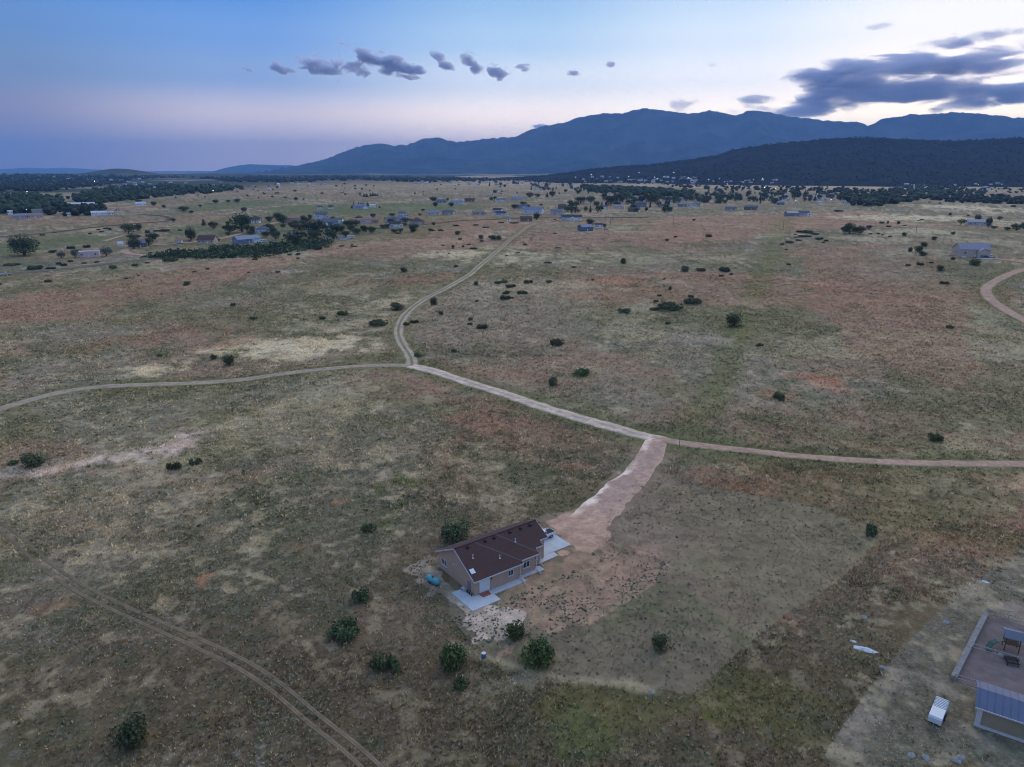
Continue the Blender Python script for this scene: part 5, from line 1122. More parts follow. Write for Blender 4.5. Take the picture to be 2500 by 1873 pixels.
def camper(u, v, L, yaw, label, stripe=None, group=None):
    p = hit(u, v); t = empty('camper_trailer', p, -facing(p) + math.radians(yaw), label, 'trailer', group)
    prof = [(-L / 2, .55), (-L / 2, 2.6), (-L / 2 + .4, 2.85), (L / 2 - .7, 2.85), (L / 2 - .05, 2.1), (L / 2, .9), (L / 2 - .3, .55)]
    MB().prism(prof[::-1], -1.2, 1.2, 'Y').build('body', CARWHITE, t)
    for x in (-L * .3, 0, L * .25): MB().box((x, -1.21, 1.85), (.9, .04, .55)).build('window', GLASS, t)
    MB().box((L * .1, -1.21, 1.4), (.7, .05, 1.6)).build('door', WALLS['grey'], t)
    if stripe: MB().box((0, -1.207, 1.2), (L * .9, .03, .4)).build('stripe', stripe, t)
    for s in (-1, 1):
        for x in (-.5, .4): wheel(t, x, s * 1.0, .36)
    MB().bar((L / 2 - .3, 0, .6), (L / 2 + 1.1, 0, .5), .12).build('tow_bar', RIM, t)
    return t
vehicle_px('pickup_truck', *Hc(105, 826), 172, 'white pickup driving on the asphalt road by the parking apron', 'pickup', CARWHITE)
for crop, x, y, yaw, lab, kd, pt in [(A_, 1130, 698, 10, 'white car on the drive of the blue-grey house', 'suv', CARWHITE), (A_, 1345, 686, 5, 'dark pickup with pale bed beside the blue-grey house', 'pickup', CARGREY), (A_, 1000, 514, 10, 'white car below the slate-roofed house', 'sedan', CARWHITE), (B_, 785, 622, 20, 'white pickup hitched before the pale trailer by the scrub', 'pickup', CARWHITE), (B_, 740, 640, 15, 'white car next to the little tan shed', 'sedan', CARWHITE), (B_, 425, 535, 20, 'white car on the shaded drive between big trees', 'suv', CARWHITE), (B_, 392, 468, 20, 'white van roof higher on the shaded drive', 'suv', CARWHITE),
    (D_, 780, 732, 2, 'white pickup on the lawn left of the blue gabled house', 'pickup', CARWHITE), (D_, 560, 580, 5, 'dark car in the row beside the long white house', 'suv', CARDARK), (D_, 500, 582, 8, 'grey car ending the row beside the long white house', 'sedan', CARGREY), (C_, 1765, 398, 0, 'white car beside the big blue barn', 'sedan', CARWHITE), (F_, 775, 652, 5, 'white car in front of the metal-roofed workshop', 'suv', CARWHITE), (F_, 880, 660, 5, 'white pickup in front of the grey gabled house', 'pickup', CARWHITE), (Ic, 1390, 410, 5, 'white pickup at the small pink gabled house', 'pickup', CARWHITE), (Ic, 1580, 372, 5, 'dark car under the tall cottonwood', 'sedan', CARDARK), (D_, 1470, 745, 20, 'green-grey car on the lawn right of the blue gabled house', 'sedan', CARGREY)]:
    vehicle_px('pickup_truck' if kd == 'pickup' else 'parked_car', *crop(x, y), yaw, lab, kd, pt)
STRIPE = mat('blue_stripe', (.08, .12, .4), .5)
camper(*A_(1200, 680), 6.5, 20, 'white camper parked beside the blue-grey house')
camper(*B_(442, 656), 8.5, 4, 'white camper with a blue stripe at the thicket edge', STRIPE)
camper(*B_(868, 608), 7.0, 12, 'plain white camper on the pale grass by the scrub')
camper(*D_(775, 490), 7.0, 4, 'white camper beside the farm trees behind the long white house')
camper(*E_(604, 494), 5.5, 4, 'small white box trailer beside the tan gable house')
# ------------------------------------------------------------------ the near house
H_W, H_H, H_SL, H_L = 11.96, 3.236, .534, 17.3
RIDGE_V = H_W / 2
near = empty('brown_roofed_house', (HOUSE_A[0], HOUSE_A[1], 0), HOUSE_TH, 'tan house with a dark brown gabled roof, white trim and stepped front', 'house')
SIDING = bpy.data.materials.new('tan_siding'); SIDING.use_nodes = True
def _siding():
    nt = SIDING.node_tree; N = nt.nodes; L = nt.links; b = N['Principled BSDF']; b.inputs['Roughness'].default_value = .8
    tc = N.new('ShaderNodeTexCoord'); w = N.new('ShaderNodeTexWave'); w.wave_type = 'BANDS'; w.bands_direction = 'Z'; w.wave_profile = 'SAW'; w.inputs['Scale'].default_value = 1.55
    L.new(tc.outputs['Object'], w.inputs['Vector'])
    nz = N.new('ShaderNodeTexNoise'); nz.inputs['Scale'].default_value = .8; nz.inputs['Detail'].default_value = 5; L.new(tc.outputs['Object'], nz.inputs['Vector'])
    r = N.new('ShaderNodeMapRange'); r.inputs['To Min'].default_value = .88; r.inputs['To Max'].default_value = 1.08; L.new(nz.outputs['Fac'], r.inputs['Value'])
    v = N.new('ShaderNodeVectorMath'); v.operation = 'SCALE'; v.inputs[0].default_value = (.48, .33, .235); L.new(r.outputs[0], v.inputs['Scale']); L.new(v.outputs[0], b.inputs['Base Color'])
    bm = N.new('ShaderNodeBump'); bm.inputs['Strength'].default_value = .12; bm.inputs['Distance'].default_value = .03; L.new(w.outputs['Fac'], bm.inputs['Height']); L.new(bm.outputs[0], b.inputs['Normal'])
_siding()
SHINGLE = mat('brown_shingle', (.098, .050, .045), .9, .30, 5.0)
SHINGLE2 = mat('light_brown_shingle', (.135, .088, .080), .9, .2, 5.0)
TRIM = mat('trim_white', (.56, .55, .55), .6, .05, 2); CONC = mat('concrete', (.62, .60, .60), .9, .10, .7); CONC2 = mat('walk_concrete', (.58, .55, .57), .9, .12, .8)
def roof_z(v): return H_H + H_SL * min(v, H_W - v)
foot = [(0, 0), (9.5, 0), (9.5, .6), (13.6, .6), (13.6, 1.7), (15.4, 1.7), (15.4, 2.75), (17.3, 2.75), (17.3, RIDGE_V), (17.3, H_W), (0, H_W), (0, RIDGE_V)]
b = MB(); n = len(foot)
b.add([(u, v, -.3) for u, v in foot] + [(u, v, roof_z(v) - .02) for u, v in foot], [(i, (i + 1) % n, (i + 1) % n + n, i + n) for i in range(n)])
b.build('wall', SIDING, near)
def slab_on(poly, th, off=0.0):
    m = MB(); n = len(poly)
    m.add([(u, v, roof_z(v) + off) for u, v in poly] + [(u, v, roof_z(v) + off + th) for u, v in poly], [tuple(range(n))[::-1], tuple(range(n, 2 * n))] + [(i, (i + 1) % n, (i + 1) % n + n, i + n) for i in range(n)])
    return m
fe = [(-.4, -.45), (10.1, -.45), (10.1, .12), (14.1, .12), (14.1, 1.25), (15.85, 1.25), (15.85, 2.3), (17.75, 2.3), (17.75, RIDGE_V), (-.4, RIDGE_V)]
rf = MB()
def plane_slab(poly, th, front):
    m = MB(); n = len(poly); zz = (lambda v: H_H + H_SL * v) if front else (lambda v: H_H + H_SL * (H_W - v))
    m.add([(u, v, zz(v)) for u, v in poly] + [(u, v, zz(v) + th) for u, v in poly], [tuple(range(n))[::-1], tuple(range(n, 2 * n))] + [(i, (i + 1) % n, (i + 1) % n + n, i + n) for i in range(n)]); return m
rf = plane_slab(fe, .15, True); r2 = plane_slab([(-.4, RIDGE_V), (17.75, RIDGE_V), (17.75, H_W + .45), (-.4, H_W + .45)], .15, False); rf.add(r2.v, r2.f)
roof = rf.build('roof', SHINGLE, near)
ZF = lambda u, v: H_H + H_SL * v + .15
MB().bar((-.42, RIDGE_V, H_H + H_SL * RIDGE_V + .17), (17.77, RIDGE_V, H_H + H_SL * RIDGE_V + .17), .34, .06).build('ridge_cap', SHINGLE, roof)
for (a, c) in (((3.78, 5.85), (10.0, .0)), ((8.47, 5.85), (14.02, .4))):
    d = Vector((c[0] - a[0], c[1] - a[1])).normalized(); nn = Vector((-d.y, d.x)) * .15
    q = [(a[0] - nn.x, a[1] - nn.y), (c[0] - nn.x, c[1] - nn.y), (c[0] + nn.x, c[1] + nn.y), (a[0] + nn.x, a[1] + nn.y)]
    m = MB(); m.add([(u, v, ZF(u, v) + .004) for u, v in q] + [(u, v, ZF(u, v) + .022) for u, v in q], [(0, 1, 2, 3)[::-1], (4, 5, 6, 7), (0, 1, 5, 4), (1, 2, 6, 5), (2, 3, 7, 6), (3, 0, 4, 7)])
    m.build('valley_strip', SHINGLE2, roof)
# fascia and gutters along every eave, rakes on the gables
for i in range(len(fe) - 2):
    (u0, v0), (u1, v1) = fe[i], fe[i + 1]
    if v0 == v1: MB().bar((u0 + .003, v0 - .045, H_H + H_SL * v0 - .02), (u1 - .003, v1 - .045, H_H + H_SL * v1 - .02), .085, .24).build('gutter', TRIM, near)
    elif i < 7: MB().bar((u0 + .03, v0 + .002, H_H + H_SL * v0 + .03), (u1 + .03, v1 - .002, H_H + H_SL * v1 + .03), .05, .22).build('rake_board', TRIM, near)
for u in (-.43, 17.78):
    MB().bar((u, -.45 if u < 0 else 2.3, H_H + H_SL * (-.45 if u < 0 else 2.3) + .04), (u, RIDGE_V, H_H + H_SL * RIDGE_V + .04), .05, .25).build('rake_board', TRIM, near)
    MB().bar((u, H_W + .45, H_H - H_SL * .45 + .04), (u, RIDGE_V + .002, H_H + H_SL * RIDGE_V + .041), .05, .25).build('rake_board', TRIM, near)
MB().bar((-.4, H_W + .5, H_H - H_SL * .45 - .02), (17.75, H_W + .5, H_H - H_SL * .45 - .02), .085, .24).build('gutter', TRIM, near)
def win_near(p, w, h, rz, mull=True):
    o = empty_child = MB()
    for s in (-1, 1): o.box((s * (w / 2 - .06), 0, 0), (.12, .09, h)); o.box((0, 0, s * (h / 2 - .06)), (w - .24, .09, .12))
    if mull: o.box((0, 0, 0), (.09, .08, h - .24))
    f = o.build('window', TRIM, near); f.location = p; f.rotation_euler = (0, 0, rz)
    for s in (-1, 1) if mull else (0,):
        g = MB().box((s * (w / 4 - .02), .02, 0), ((w / 2 if mull else w) - .2, .03, h - .24)).build('pane', GLASS, f)
    MB().box((0, -.05, -h / 2 - .03), (w + .12, .16, .06)).build('sill', TRIM, f)
win_near((7.58, -.03, 1.88), 1.25, 1.15, 0); win_near((11.5, .57, 1.85), 1.6, 1.3, 0); win_near((14.5, 1.67, 1.85), .8, 1.3, 0, False)
win_near((-.03, 9.92, 1.85), 1.75, 1.3, -math.pi / 2)
d = MB().box((2.0, -.03, 1.42), (2.1, .09, 2.25)).build('door', mat('door_white', (.74, .76, .76), .5, .03, 1), near)
for s in (-1, 1): MB().box((2.0 + s * .5, -.082, 1.42), (.9, .02, 1.95)).build('door_panel', mat('door_leaf_white', (.68, .72, .73), .5, .03, 1), d)
MB().box((3.05 + .03, -.06, 1.5), (.05, .12, .12)).build('door_handle', RIM, d)
MB().box((3.4, -.1, 2.35), (.16, .2, .3)).build('wall_lamp', BEDBLACK, near)
g = MB().box((-.03, 1.75, 1.0), (.09, .95, 2.05)).build('door', mat('grey_door', (.20, .20, .23), .6, .05, 1), near)
for v, z in ((6.68, 3.07), (5.84, 3.2)): MB().box((-.05, v, z), (.1, .34, .34)).build('vent', TRIM, near)
MB().box((3.6, -.12, .45), (.2, .22, .3)).build('hose_reel', TRIM, near)
for u in (2.07, 5.82, 7.76, 11.3, 13.73, 15.97):
    m = MB(); z = ZF(u, 5.3); m.prism([(-.22, -.02), (.22, .1), (.22, .30), (-.22, .20)], u - .22, u + .22, 'X'); m.v = [(a, 5.3 + q, z + w) for a, q, w in m.v]; m.build('roof_vent', BEDBLACK, roof)
for u, v in ((1.84, 3.3), (6.45, 1.7), (11.1, 3.4)):
    z = ZF(u, v); p = MB().tube([(u, v, z - .1), (u, v, z + .62)], .075, 10).build('vent_pipe', TRIM, roof); MB().tube([(u, v, z + .62), (u, v, z + .70)], [.12, .1], 10).build('pipe_cap', TRIM, p); MB().box((u, v - .02, z + .03), (.34, .34, .10)).build('flashing', TRIM, p)
m = MB(); z = ZF(.35, 1.25); m.box((0, 0, 0), (.85, .95, .12), 0, math.atan(H_SL), 'X'); m.v = [(a + .38, q + 1.25, w + z + .07) for a, q, w in m.v]; m.build('skylight', mat('skylight_white', (.78, .78, .80), .4, .02, 1), roof)
for u, v, ex, ev in ((9.62, -.09, 9.0, -2.8), (13.72, .5, 13.4, -1.3), (15.5, 1.6, 15.4, .5)):
    p = MB(); p.bar((u, v, .35), (u, v, H_H + H_SL * (v - .4) - .05), .11); dn = p.build('downspout', TRIM, near)
    MB().bar((u, v - .02, .32), (ex, ev, .12), .11).build('downspout_extension', TRIM, dn); MB().box((u, v - .08, 1.25), (.2, .14, .2)).build('leader_box', TRIM, dn)
MB().prism([(0.012, -.3), (9.512, -.3), (9.512, -.28)], 0, .05).build('plinth', CONC2, near)
# things around it
def L2W(u, v, z=0.0): return Vector((HOUSE_A[0] + u * math.cos(HOUSE_TH) - v * math.sin(HOUSE_TH), HOUSE_A[1] + u * math.sin(HOUSE_TH) + v * math.cos(HOUSE_TH), z))
st = empty('door_steps', L2W(1.75, -.68), HOUSE_TH, 'terracotta wooden steps in front of the white double door', 'steps')
TERRA = mat('terracotta_wood', (.36, .13, .085), .8, .15, 3)
MB().box((0, .28, .26), (1.7, .62, .09)).build('tread', TERRA, st); MB().box((0, -.30, .13), (1.7, .52, .09)).build('tread', TERRA, st)
for s in (-1, 1): MB().prism([(-.56, 0), (.58, 0), (.58, .215), (-.02, .215), (-.02, .085), (-.56, .085)], s * .82 - .05, s * .82 + .05, 'X').build('side_board', TERRA, st)
def slab(name, poly, z0, z1, m):
    return tag(MB().prism([tuple(L2W(*p)[:2]) for p in poly], z0, z1).build(name, m), None, None, None, 'structure')
slab('patio', [(-2.7, 3.2), (-2.7, -3.4), (3.0, -3.4), (3.0, -.02), (-.02, -.02), (-.02, 3.2)], -.3, .11, CONC)
slab('walkway', [(3.02, -1.45), (10.1, -1.5), (10.1, -.25), (9.48, -.25), (9.48, -.02), (3.02, -.02)], -.3, .10, CONC2)
slab('walkway', [(9.54, -.23), (14.9, -.45), (14.9, .58), (9.54, .58)], -.3, .105, CONC2)
slab('walkway', [(14.92, -.45), (15.0, 1.0), (13.64, 1.68), (13.64, .6), (14.92, .6)], -.3, .095, CONC2)
slab('walkway', [(15.44, 1.7), (20.2, 1.9), (20.2, 3.38), (17.34, 3.38), (17.34, 2.73), (15.44, 2.73)], -.3, .10, CONC)
slab('parking_slab', [(17.34, 3.4), (24.7, 3.55), (24.85, 11.6), (17.34, 11.6)], -.3, .11, CONC)
vehicle('pickup_truck', L2W(21.45, 8.65, .115), HOUSE_TH + math.pi, 'white pickup with a black covered bed parked at the brown-roofed house', 'pickup', CARWHITE)
def gas_tank(loc, rz, L, r, m, label, lid):
    t = empty('propane_tank', loc, rz, label, 'tank')
    zc = r + .28; k = [(-L / 2, .02), (-L / 2 + .06, .42), (-L / 2 + .2, .78), (-L / 2 + .42, .97), (-L / 2 + .6, 1), (L / 2 - .6, 1), (L / 2 - .42, .97), (L / 2 - .2, .78), (L / 2 - .06, .42), (L / 2, .02)]
    MB().tube([(x, 0, zc) for x, _ in k], [r * q for _, q in k], 20).build('shell', m, t, True)
    MB().tube([(0, 0, zc + r - .05), (0, 0, zc + r + .16), (0, 0, zc + r + .22)], [.24, .24, .12], 14).build('valve_dome', lid, t)
    for s in (-1, 1): MB().box((s * L * .27, 0, .2), (.14, r * 1.3, .5)).build('leg', lid, t)
    return t
TURQ = mat('turquoise_paint', (.10, .36, .40), .4, .06, 2, spec=.5)
gas_tank(L2W(-3.8, 7.6, 0), HOUSE_TH + math.radians(-76), 3.3, .56, TURQ, 'turquoise gas tank lying on the bare ground beside the tan gable wall', mat('dark_steel', (.06, .10, .12), .5))
ac = empty('box_unit', L2W(-.75, 2.55, .11), HOUSE_TH, 'small white box unit on the patio against the gable wall', 'appliance')
MB().box((0, 0, .30), (.5, .7, .6)).build('casing', TRIM, ac); MB().box((-.26, 0, .32), (.03, .5, .4)).build('grille', LPOST, ac)
for k, (u, v) in enumerate(((-.5, 1.0), (-.45, .35), (-.5, 1.65))):
    pt = empty('flower_pot', L2W(u, v, .11), 0, ['dark potted plant at the patio corner of the gable wall', 'dark potted plant nearest the house corner on the patio', 'dark potted plant next to the white box unit'][(1, 0, 2)[k] if False else k], 'pot')
    MB().tube([(0, 0, 0), (0, 0, .26)], [.12, .18], 12).build('pot', BEDBLACK, pt)
    f = part('leaves', PROTO['green0'][1], pt); f.scale = (.5, .5, .6); f.location = (0, 0, .22)
p = hit(1181, 1606); t = empty('barrel', p, .4, 'small blue barrel with a white lid beside the bright green bush', 'barrel')
MB().tube([(0, 0, 0), (0, 0, .1), (0, 0, .45), (0, 0, .8)], [.30, .34, .36, .32], 16).build('drum', mat('barrel_blue', (.12, .14, .32), .5), t); MB().tube([(0, 0, .8), (0, 0, .86)], .34, 16).build('lid', WHITE, t)
# ------------------------------------------------------------------ shed, pen and clutter at the lower right
P1 = plane_hit(2378, 1770, 0); P2 = plane_hit(2500, 1812, 0); e = (P2 - P1).normalized(); rz = math.atan2(e.y, e.x); nrm = Vector((-e.y, e.x, 0))
be = plane_hit(2400, 1664, 3.0); Wd = max(5.0, (be - P1).dot(nrm) - .3); Ls = 15.0
sh = empty('farm_shed', P1 + e * Ls / 2 + nrm * Wd / 2, rz, 'tan shed with a blue-grey metal roof and white corner trim beside the pen', 'shed')
SHT = WALLS['tan']; gable_body(Ls, Wd, 2.9, Wd * .16).build('wall', mat('shed_tan', (.30, .26, .17), .8, .1, 1), sh)
ro = gable_roof(Ls, Wd, 2.9, Wd * .16, .3, .1).build('roof', mat('shed_roof_metal', (.115, .14, .22), .55, .08, .5), sh)
for i in range(18):
    x = -Ls / 2 + .1 + i * .85
    for s in (-1, 1): MB().bar((x, s * (Wd / 2 + .25), 2.9 - .25 * .32 + .16), (x, s * .1, 2.9 + Wd * .16 + .115), .05, .05).build('roof_rib', MATS['shed_roof_metal'], ro)
for s in (-1, 1): MB().box((s * (Ls / 2 - .28), -Wd / 2 - .03, 1.4), (.62, .07, 3.0)).build('corner_trim', TRIM, sh)
MB().box((0, -Wd / 2 - .09, .15), (Ls + .1, .16, .4)).build('base_board', TRIM, sh); MB().bar((-Ls / 2 - .3, -Wd / 2 - .34, 2.86), (Ls / 2 + .3, -Wd / 2 - .34, 2.86), .07, .18).build('fascia', TRIM, sh)
MB().box((2.5, -Wd / 2 - .04, 1.15), (3.2, .06, 2.4)).build('door', TRIM, sh)
NW = plane_hit(2405, 1502, 0); SW = plane_hit(2325, 1660, 0); NE = plane_hit(2500, 1528, 0); e2 = (NE - NW).normalized(); PL = 17.0
tag(MB().prism([tuple(SW[:2]), tuple((SW + e2 * PL)[:2]), tuple((NW + e2 * PL)[:2]), tuple(NW[:2])], -.3, .03).build('pen_floor', mat('pen_dirt', (.22, .165, .15), 1, .22, .6, spec=.05)), None, None, None, 'structure')
RAIL = mat('weathered_rail', (.40, .37, .34), .9, .2, 3)
def fence(a, b_, h, label, rails=2, step=2.6):
    d = (b_ - a); l = d.length; d.normalize(); t = empty('rail_fence', a, math.atan2(d.y, d.x), label, 'fence'); k = int(l / step)
    for i in range(k + 1): MB().box((i * l / k, 0, h / 2 - .1), (.12, .12, h + .2)).build('post', RAIL, t)
    for i in range(k):
        for j in range(rails): MB().bar((i * l / k + .06, -.075, h * (j + 1) / rails - .06), ((i + 1) * l / k - .003, -.075, h * (j + 1) / rails - .06), .05, .13).build('rail', RAIL, t)
fence(NW + e2 * .3, NW + e2 * PL, 1.3, 'pale rail fence along the grassy side of the pen')
MID = plane_hit(2367, 1585, 0); fence(MID + e2 * .4, MID + e2 * PL, 1.2, 'pale rail fence dividing the dirt pen in two')
fence(SW + e2 * .3, SW + e2 * 7.0, 1.2, 'short rail fence joining the pen to the tan shed')
dw = (SW - NW); lw_ = dw.length; dw.normalize()
wl = empty('low_wall', NW, math.atan2(dw.y, dw.x), 'pale low timber and earth wall closing the end of the pen', 'wall')
k = 7
for i in range(k):
    a = i * lw_ / k; MB().box((a + lw_ / k / 2, .1, .32 + .03 * (i % 2)), (lw_ / k - .02, .75, .76)).build('beam', mat('earth_wall', (.30, .26, .24), 1, .25, 2), wl)
pp = plane_hit(2466, 1585, 0); T = empty('play_tower', pp, rz + .1, 'small play tower with a blue-grey roof and dark green slide in the pen', 'playset')
WOODB = mat('tower_wood', (.12, .075, .05), .9, .2, 3); GSL = mat('green_slide_plastic', (.02, .09, .075), .4, .05, 1)
for x in (-.9, .9):
    for y in (-.9, .9): MB().box((x, y, 1.4), (.12, .12, 2.8)).build('post', WOODB, T)
MB().box((0, 0, 1.3), (1.9, 1.9, .1)).build('platform', WOODB, T)
MB().prism([(-1.5, 2.55), (0, 3.1), (1.5, 2.55), (1.5, 2.63), (0, 3.18), (-1.5, 2.63)], -1.3, 1.3, 'X').build('roof', mat('tower_roof', (.13, .15, .20), .6, .1, 1), T)
c = [(-1.0, -.1, 1.35), (-1.9, -.3, 1.1), (-2.6, -.8, .8), (-3.0, -1.6, .5), (-3.05, -2.4, .28)]
for i in range(4): MB().bar(c[i], c[i + 1], .75, .10).build('slide', GSL, T)
for s in (-1, 1): MB().bar((s * .9, -.96, 1.9), (s * .9, .96, 1.9), .06, .1).build('hand_rail', WOODB, T)
pp = plane_hit(2468, 1618, 0); T = empty('picnic_table', pp, rz + .3, 'dark picnic table on the dirt of the pen', 'table')
for j in range(3): MB().box((0, -.26 + j * .26, .74), (1.8, .23, .05)).build('table_board', BEDBLACK, T)
for s in (-1, 1): MB().box((0, s * .75, .44), (1.8, .28, .05)).build('bench_board', BEDBLACK, T)
for s in (-1, 1):
    MB().bar((s * .7, -.8, .0), (s * .7, -.1, .72), .08).build('leg', BEDBLACK, T); MB().bar((s * .7, .8, .0), (s * .7, .1, .72), .08).build('leg', BEDBLACK, T); MB().box((s * .7, 0, .40), (.07, 1.7, .08)).build('crossbar', BEDBLACK, T)
# white trailer
a = plane_hit(2303, 1708, .8); c = plane_hit(2280, 1764, .8); d = (c - a).normalized(); mid = (a + c) / 2; Lt = (c - a).length
T = empty('stock_trailer', (mid.x, mid.y, 0), math.atan2(d.y, d.x), 'white trailer with a ribbed rear cover parked in the grass by the tan shed', 'trailer'); T.scale = (.85, .82, .82)
MB().prism([(0.05, .5), (Lt / 2, .5), (Lt / 2, 1.35), (Lt / 2 - .25, 1.6), (0.05, 1.62)][::-1], -.95, .95, 'Y').build('front_box', CARWHITE, T)
MB().prism([(-Lt / 2, .5), (0.045, .5), (0.045, 1.5), (-Lt / 2, 1.5)][::-1], -.9, .9, 'Y').build('rear_cover', mat('cover_white', (.44, .47, .54), .6, .05, 1), T)
for i in range(7):
    x = -Lt / 2 + .12 + i * (Lt / 2 - .2) / 6.5; MB().prism([(-1.0, .5), (1.0, .5), (1.0, 1.45), (.8, 1.6), (-.8, 1.6), (-1.0, 1.45)], x, x + .14, 'X').build('rib', CARWHITE, T)
for s in (-1, 1):
    for x in (-.35, .45): wheel(T, x, s * 1.02, .36)
MB().bar((Lt / 2 - .1, 0, .55), (Lt / 2 + 1.0, 0, .45), .1).build('tow_bar', LPOST, T)
# crumpled white tarp, small litter, stones
def lump(name, p, sx, sy, sz, m, label, cat, seed, sub=3, group=None):
    g = np.random.default_rng(seed); nu, nv = 18, 8; V = []; F = []
    for j in range(nv + 1):
        for i in range(nu):
            th = 2 * math.pi * i / nu; r = 1 - (j / nv) ** 1.6; k = 1 + .12 * math.sin(th * 5 + seed) + .12 * g.random()
            V.append((sx * r * k * math.cos(th), sy * r * k * math.sin(th), sz * (j / nv) ** .7 * (.85 + .2 * g.random()) - .03))
    for j in range(nv):
        for i in range(nu): F.append((j * nu + i, j * nu + (i + 1) % nu, (j + 1) * nu + (i + 1) % nu, (j + 1) * nu + i))
    o = MB().add(V, F).build(name, m); o.location = p; o.rotation_euler = (0, 0, -.45 if cat == 'tarp' else seed); return tag(o, label, cat, group)
TARP = mat('white_tarp', (.62, .63, .68), .6, .15, 2)
lump('tarp', plane_hit(2112, 1586, 0), 1.7, .6, .22, TARP, 'crumpled white tarp lying at the edge of the grey grass', 'tarp', 1)
lump('tarp', plane_hit(2083, 1566, 0), .5, .3, .15, TARP, 'small white scrap lying just beyond the crumpled tarp', 'tarp', 2)
lump('tarp', plane_hit(2406, 1421, 0), .6, .4, .2, TARP, 'white scrap on the grey grass behind the pen', 'tarp', 3)
STONE = mat('pale_stone', (.34, .32, .30), .9, .2, 3)
for i, (u, v) in enumerate([(2225, 1845), (2260, 1850), (2335, 1858), (2345, 1850), (2445, 1600), (2155, 1630), (2310, 1520), (2110, 1508)]): lump('stone', plane_hit(u, v, 0), .55, .4, .35, STONE, 'pale stone ' + ['in the first of the row below the white trailer', 'second in the row below the white trailer', 'third in the row below the white trailer', 'at the end of the row below the white trailer', 'lying on the dirt floor of the pen', 'beyond the crumpled white tarp', 'in the rough grass outside the low pen wall', 'alone in the grass above the crumpled tarp'][i], 'stone', 10 + i, group='stones in the grey grass')
lump('stone', plane_hit(1591, 1690, 0), .5, .35, .3, STONE, 'grey stone at the lowest corner of the mown lot', 'stone', 30)
# ------------------------------------------------------------------ poles
POLE = mat('pole_wood', (.11, .085, .07), .95, .2, 3)
def pole(u, v, hpx, label, arms=1):
    p = hit(u, v); h = hpx * mpp(p) * 1.02; t = empty('utility_pole', p, -facing(p) + .4, label, 'pole')
    MB().tube([(0, 0, -.5), (0, 0, h)], [.19, .13], 8).build('shaft', POLE, t)
    for k in range(arms):
        a = MB().box((0, 0, h - .6 - k * 1.0), (2.6, .14, .16)).build('crossarm', POLE, t)
        for x in (-1.15, -.5, .5, 1.15): MB().tube([(x, 0, h - .52 - k), (x, 0, h - .25 - k)], [.05, .03], 6).build('insulator', TRIM, a)
pole(1644.5, 543, 23, 'wooden utility pole standing in the reddish field over the swale head')
pole(1911.5, 563, 24, 'wooden utility pole beside the oak scrub cluster')
pole(2236, 569, 20, 'wooden utility pole on the pale ridge before the ranch house')
pole(1477, 541, 17, 'utility pole nearest the dense dark tree by the blue gabled house')
pole(1496, 540, 17, 'utility pole farther into the field from the blue gabled house')
pole(1490, 549, 14, 'short utility pole on the lawn of the blue gabled house')
pole(1722, 497, 14, 'utility pole standing before the town trees')
p = hit(1658, 1093); t = empty('sign_post', p, -facing(p), 'thin marker post at the road junction above the mown lot', 'post')
MB().box((0, 0, .95), (.12, .12, 2.0)).build('post', POLE, t); MB().box((0, -.08, 1.7), (.4, .04, .35)).build('sign_plate', RAIL, t)
# ------------------------------------------------------------------ the house on the ridge to the right
hh = house(2368, 630, 88, 'tan house with a lilac-grey roof and gabled garage alone on the ridge', 'tan', 'lilac', 24, 4.6, 12, .50, nwin=2, endwin=2, wings=((4.2, 7, 3.0, 4.4, 'tan', 'g', 'slate'),), trim=TRIM)
gas_tank(hit(2353, 631), .3 - facing(hit(2353, 631)), 2.9, .5, CARWHITE, 'white gas tank in front of the lilac-roofed ridge house', LPOST)
vehicle_px('parked_car', 2406, 630, 200, 'dark car beside the garage of the ridge house', 'sedan', CARDARK)
vehicle_px('pickup_truck', 2420, 628.5, 190, 'white pickup beyond the dark car at the ridge house', 'pickup', CARWHITE)
q = [hit(2386, 631), hit(2405, 634.5), hit(2424, 634.5), hit(2416, 631)]
zz = max(p.z for p in q); tag(MB().prism([tuple(p[:2]) for p in q], zz - .8, zz + .06).build('parking_slab', CONC), None, None, None, 'structure')
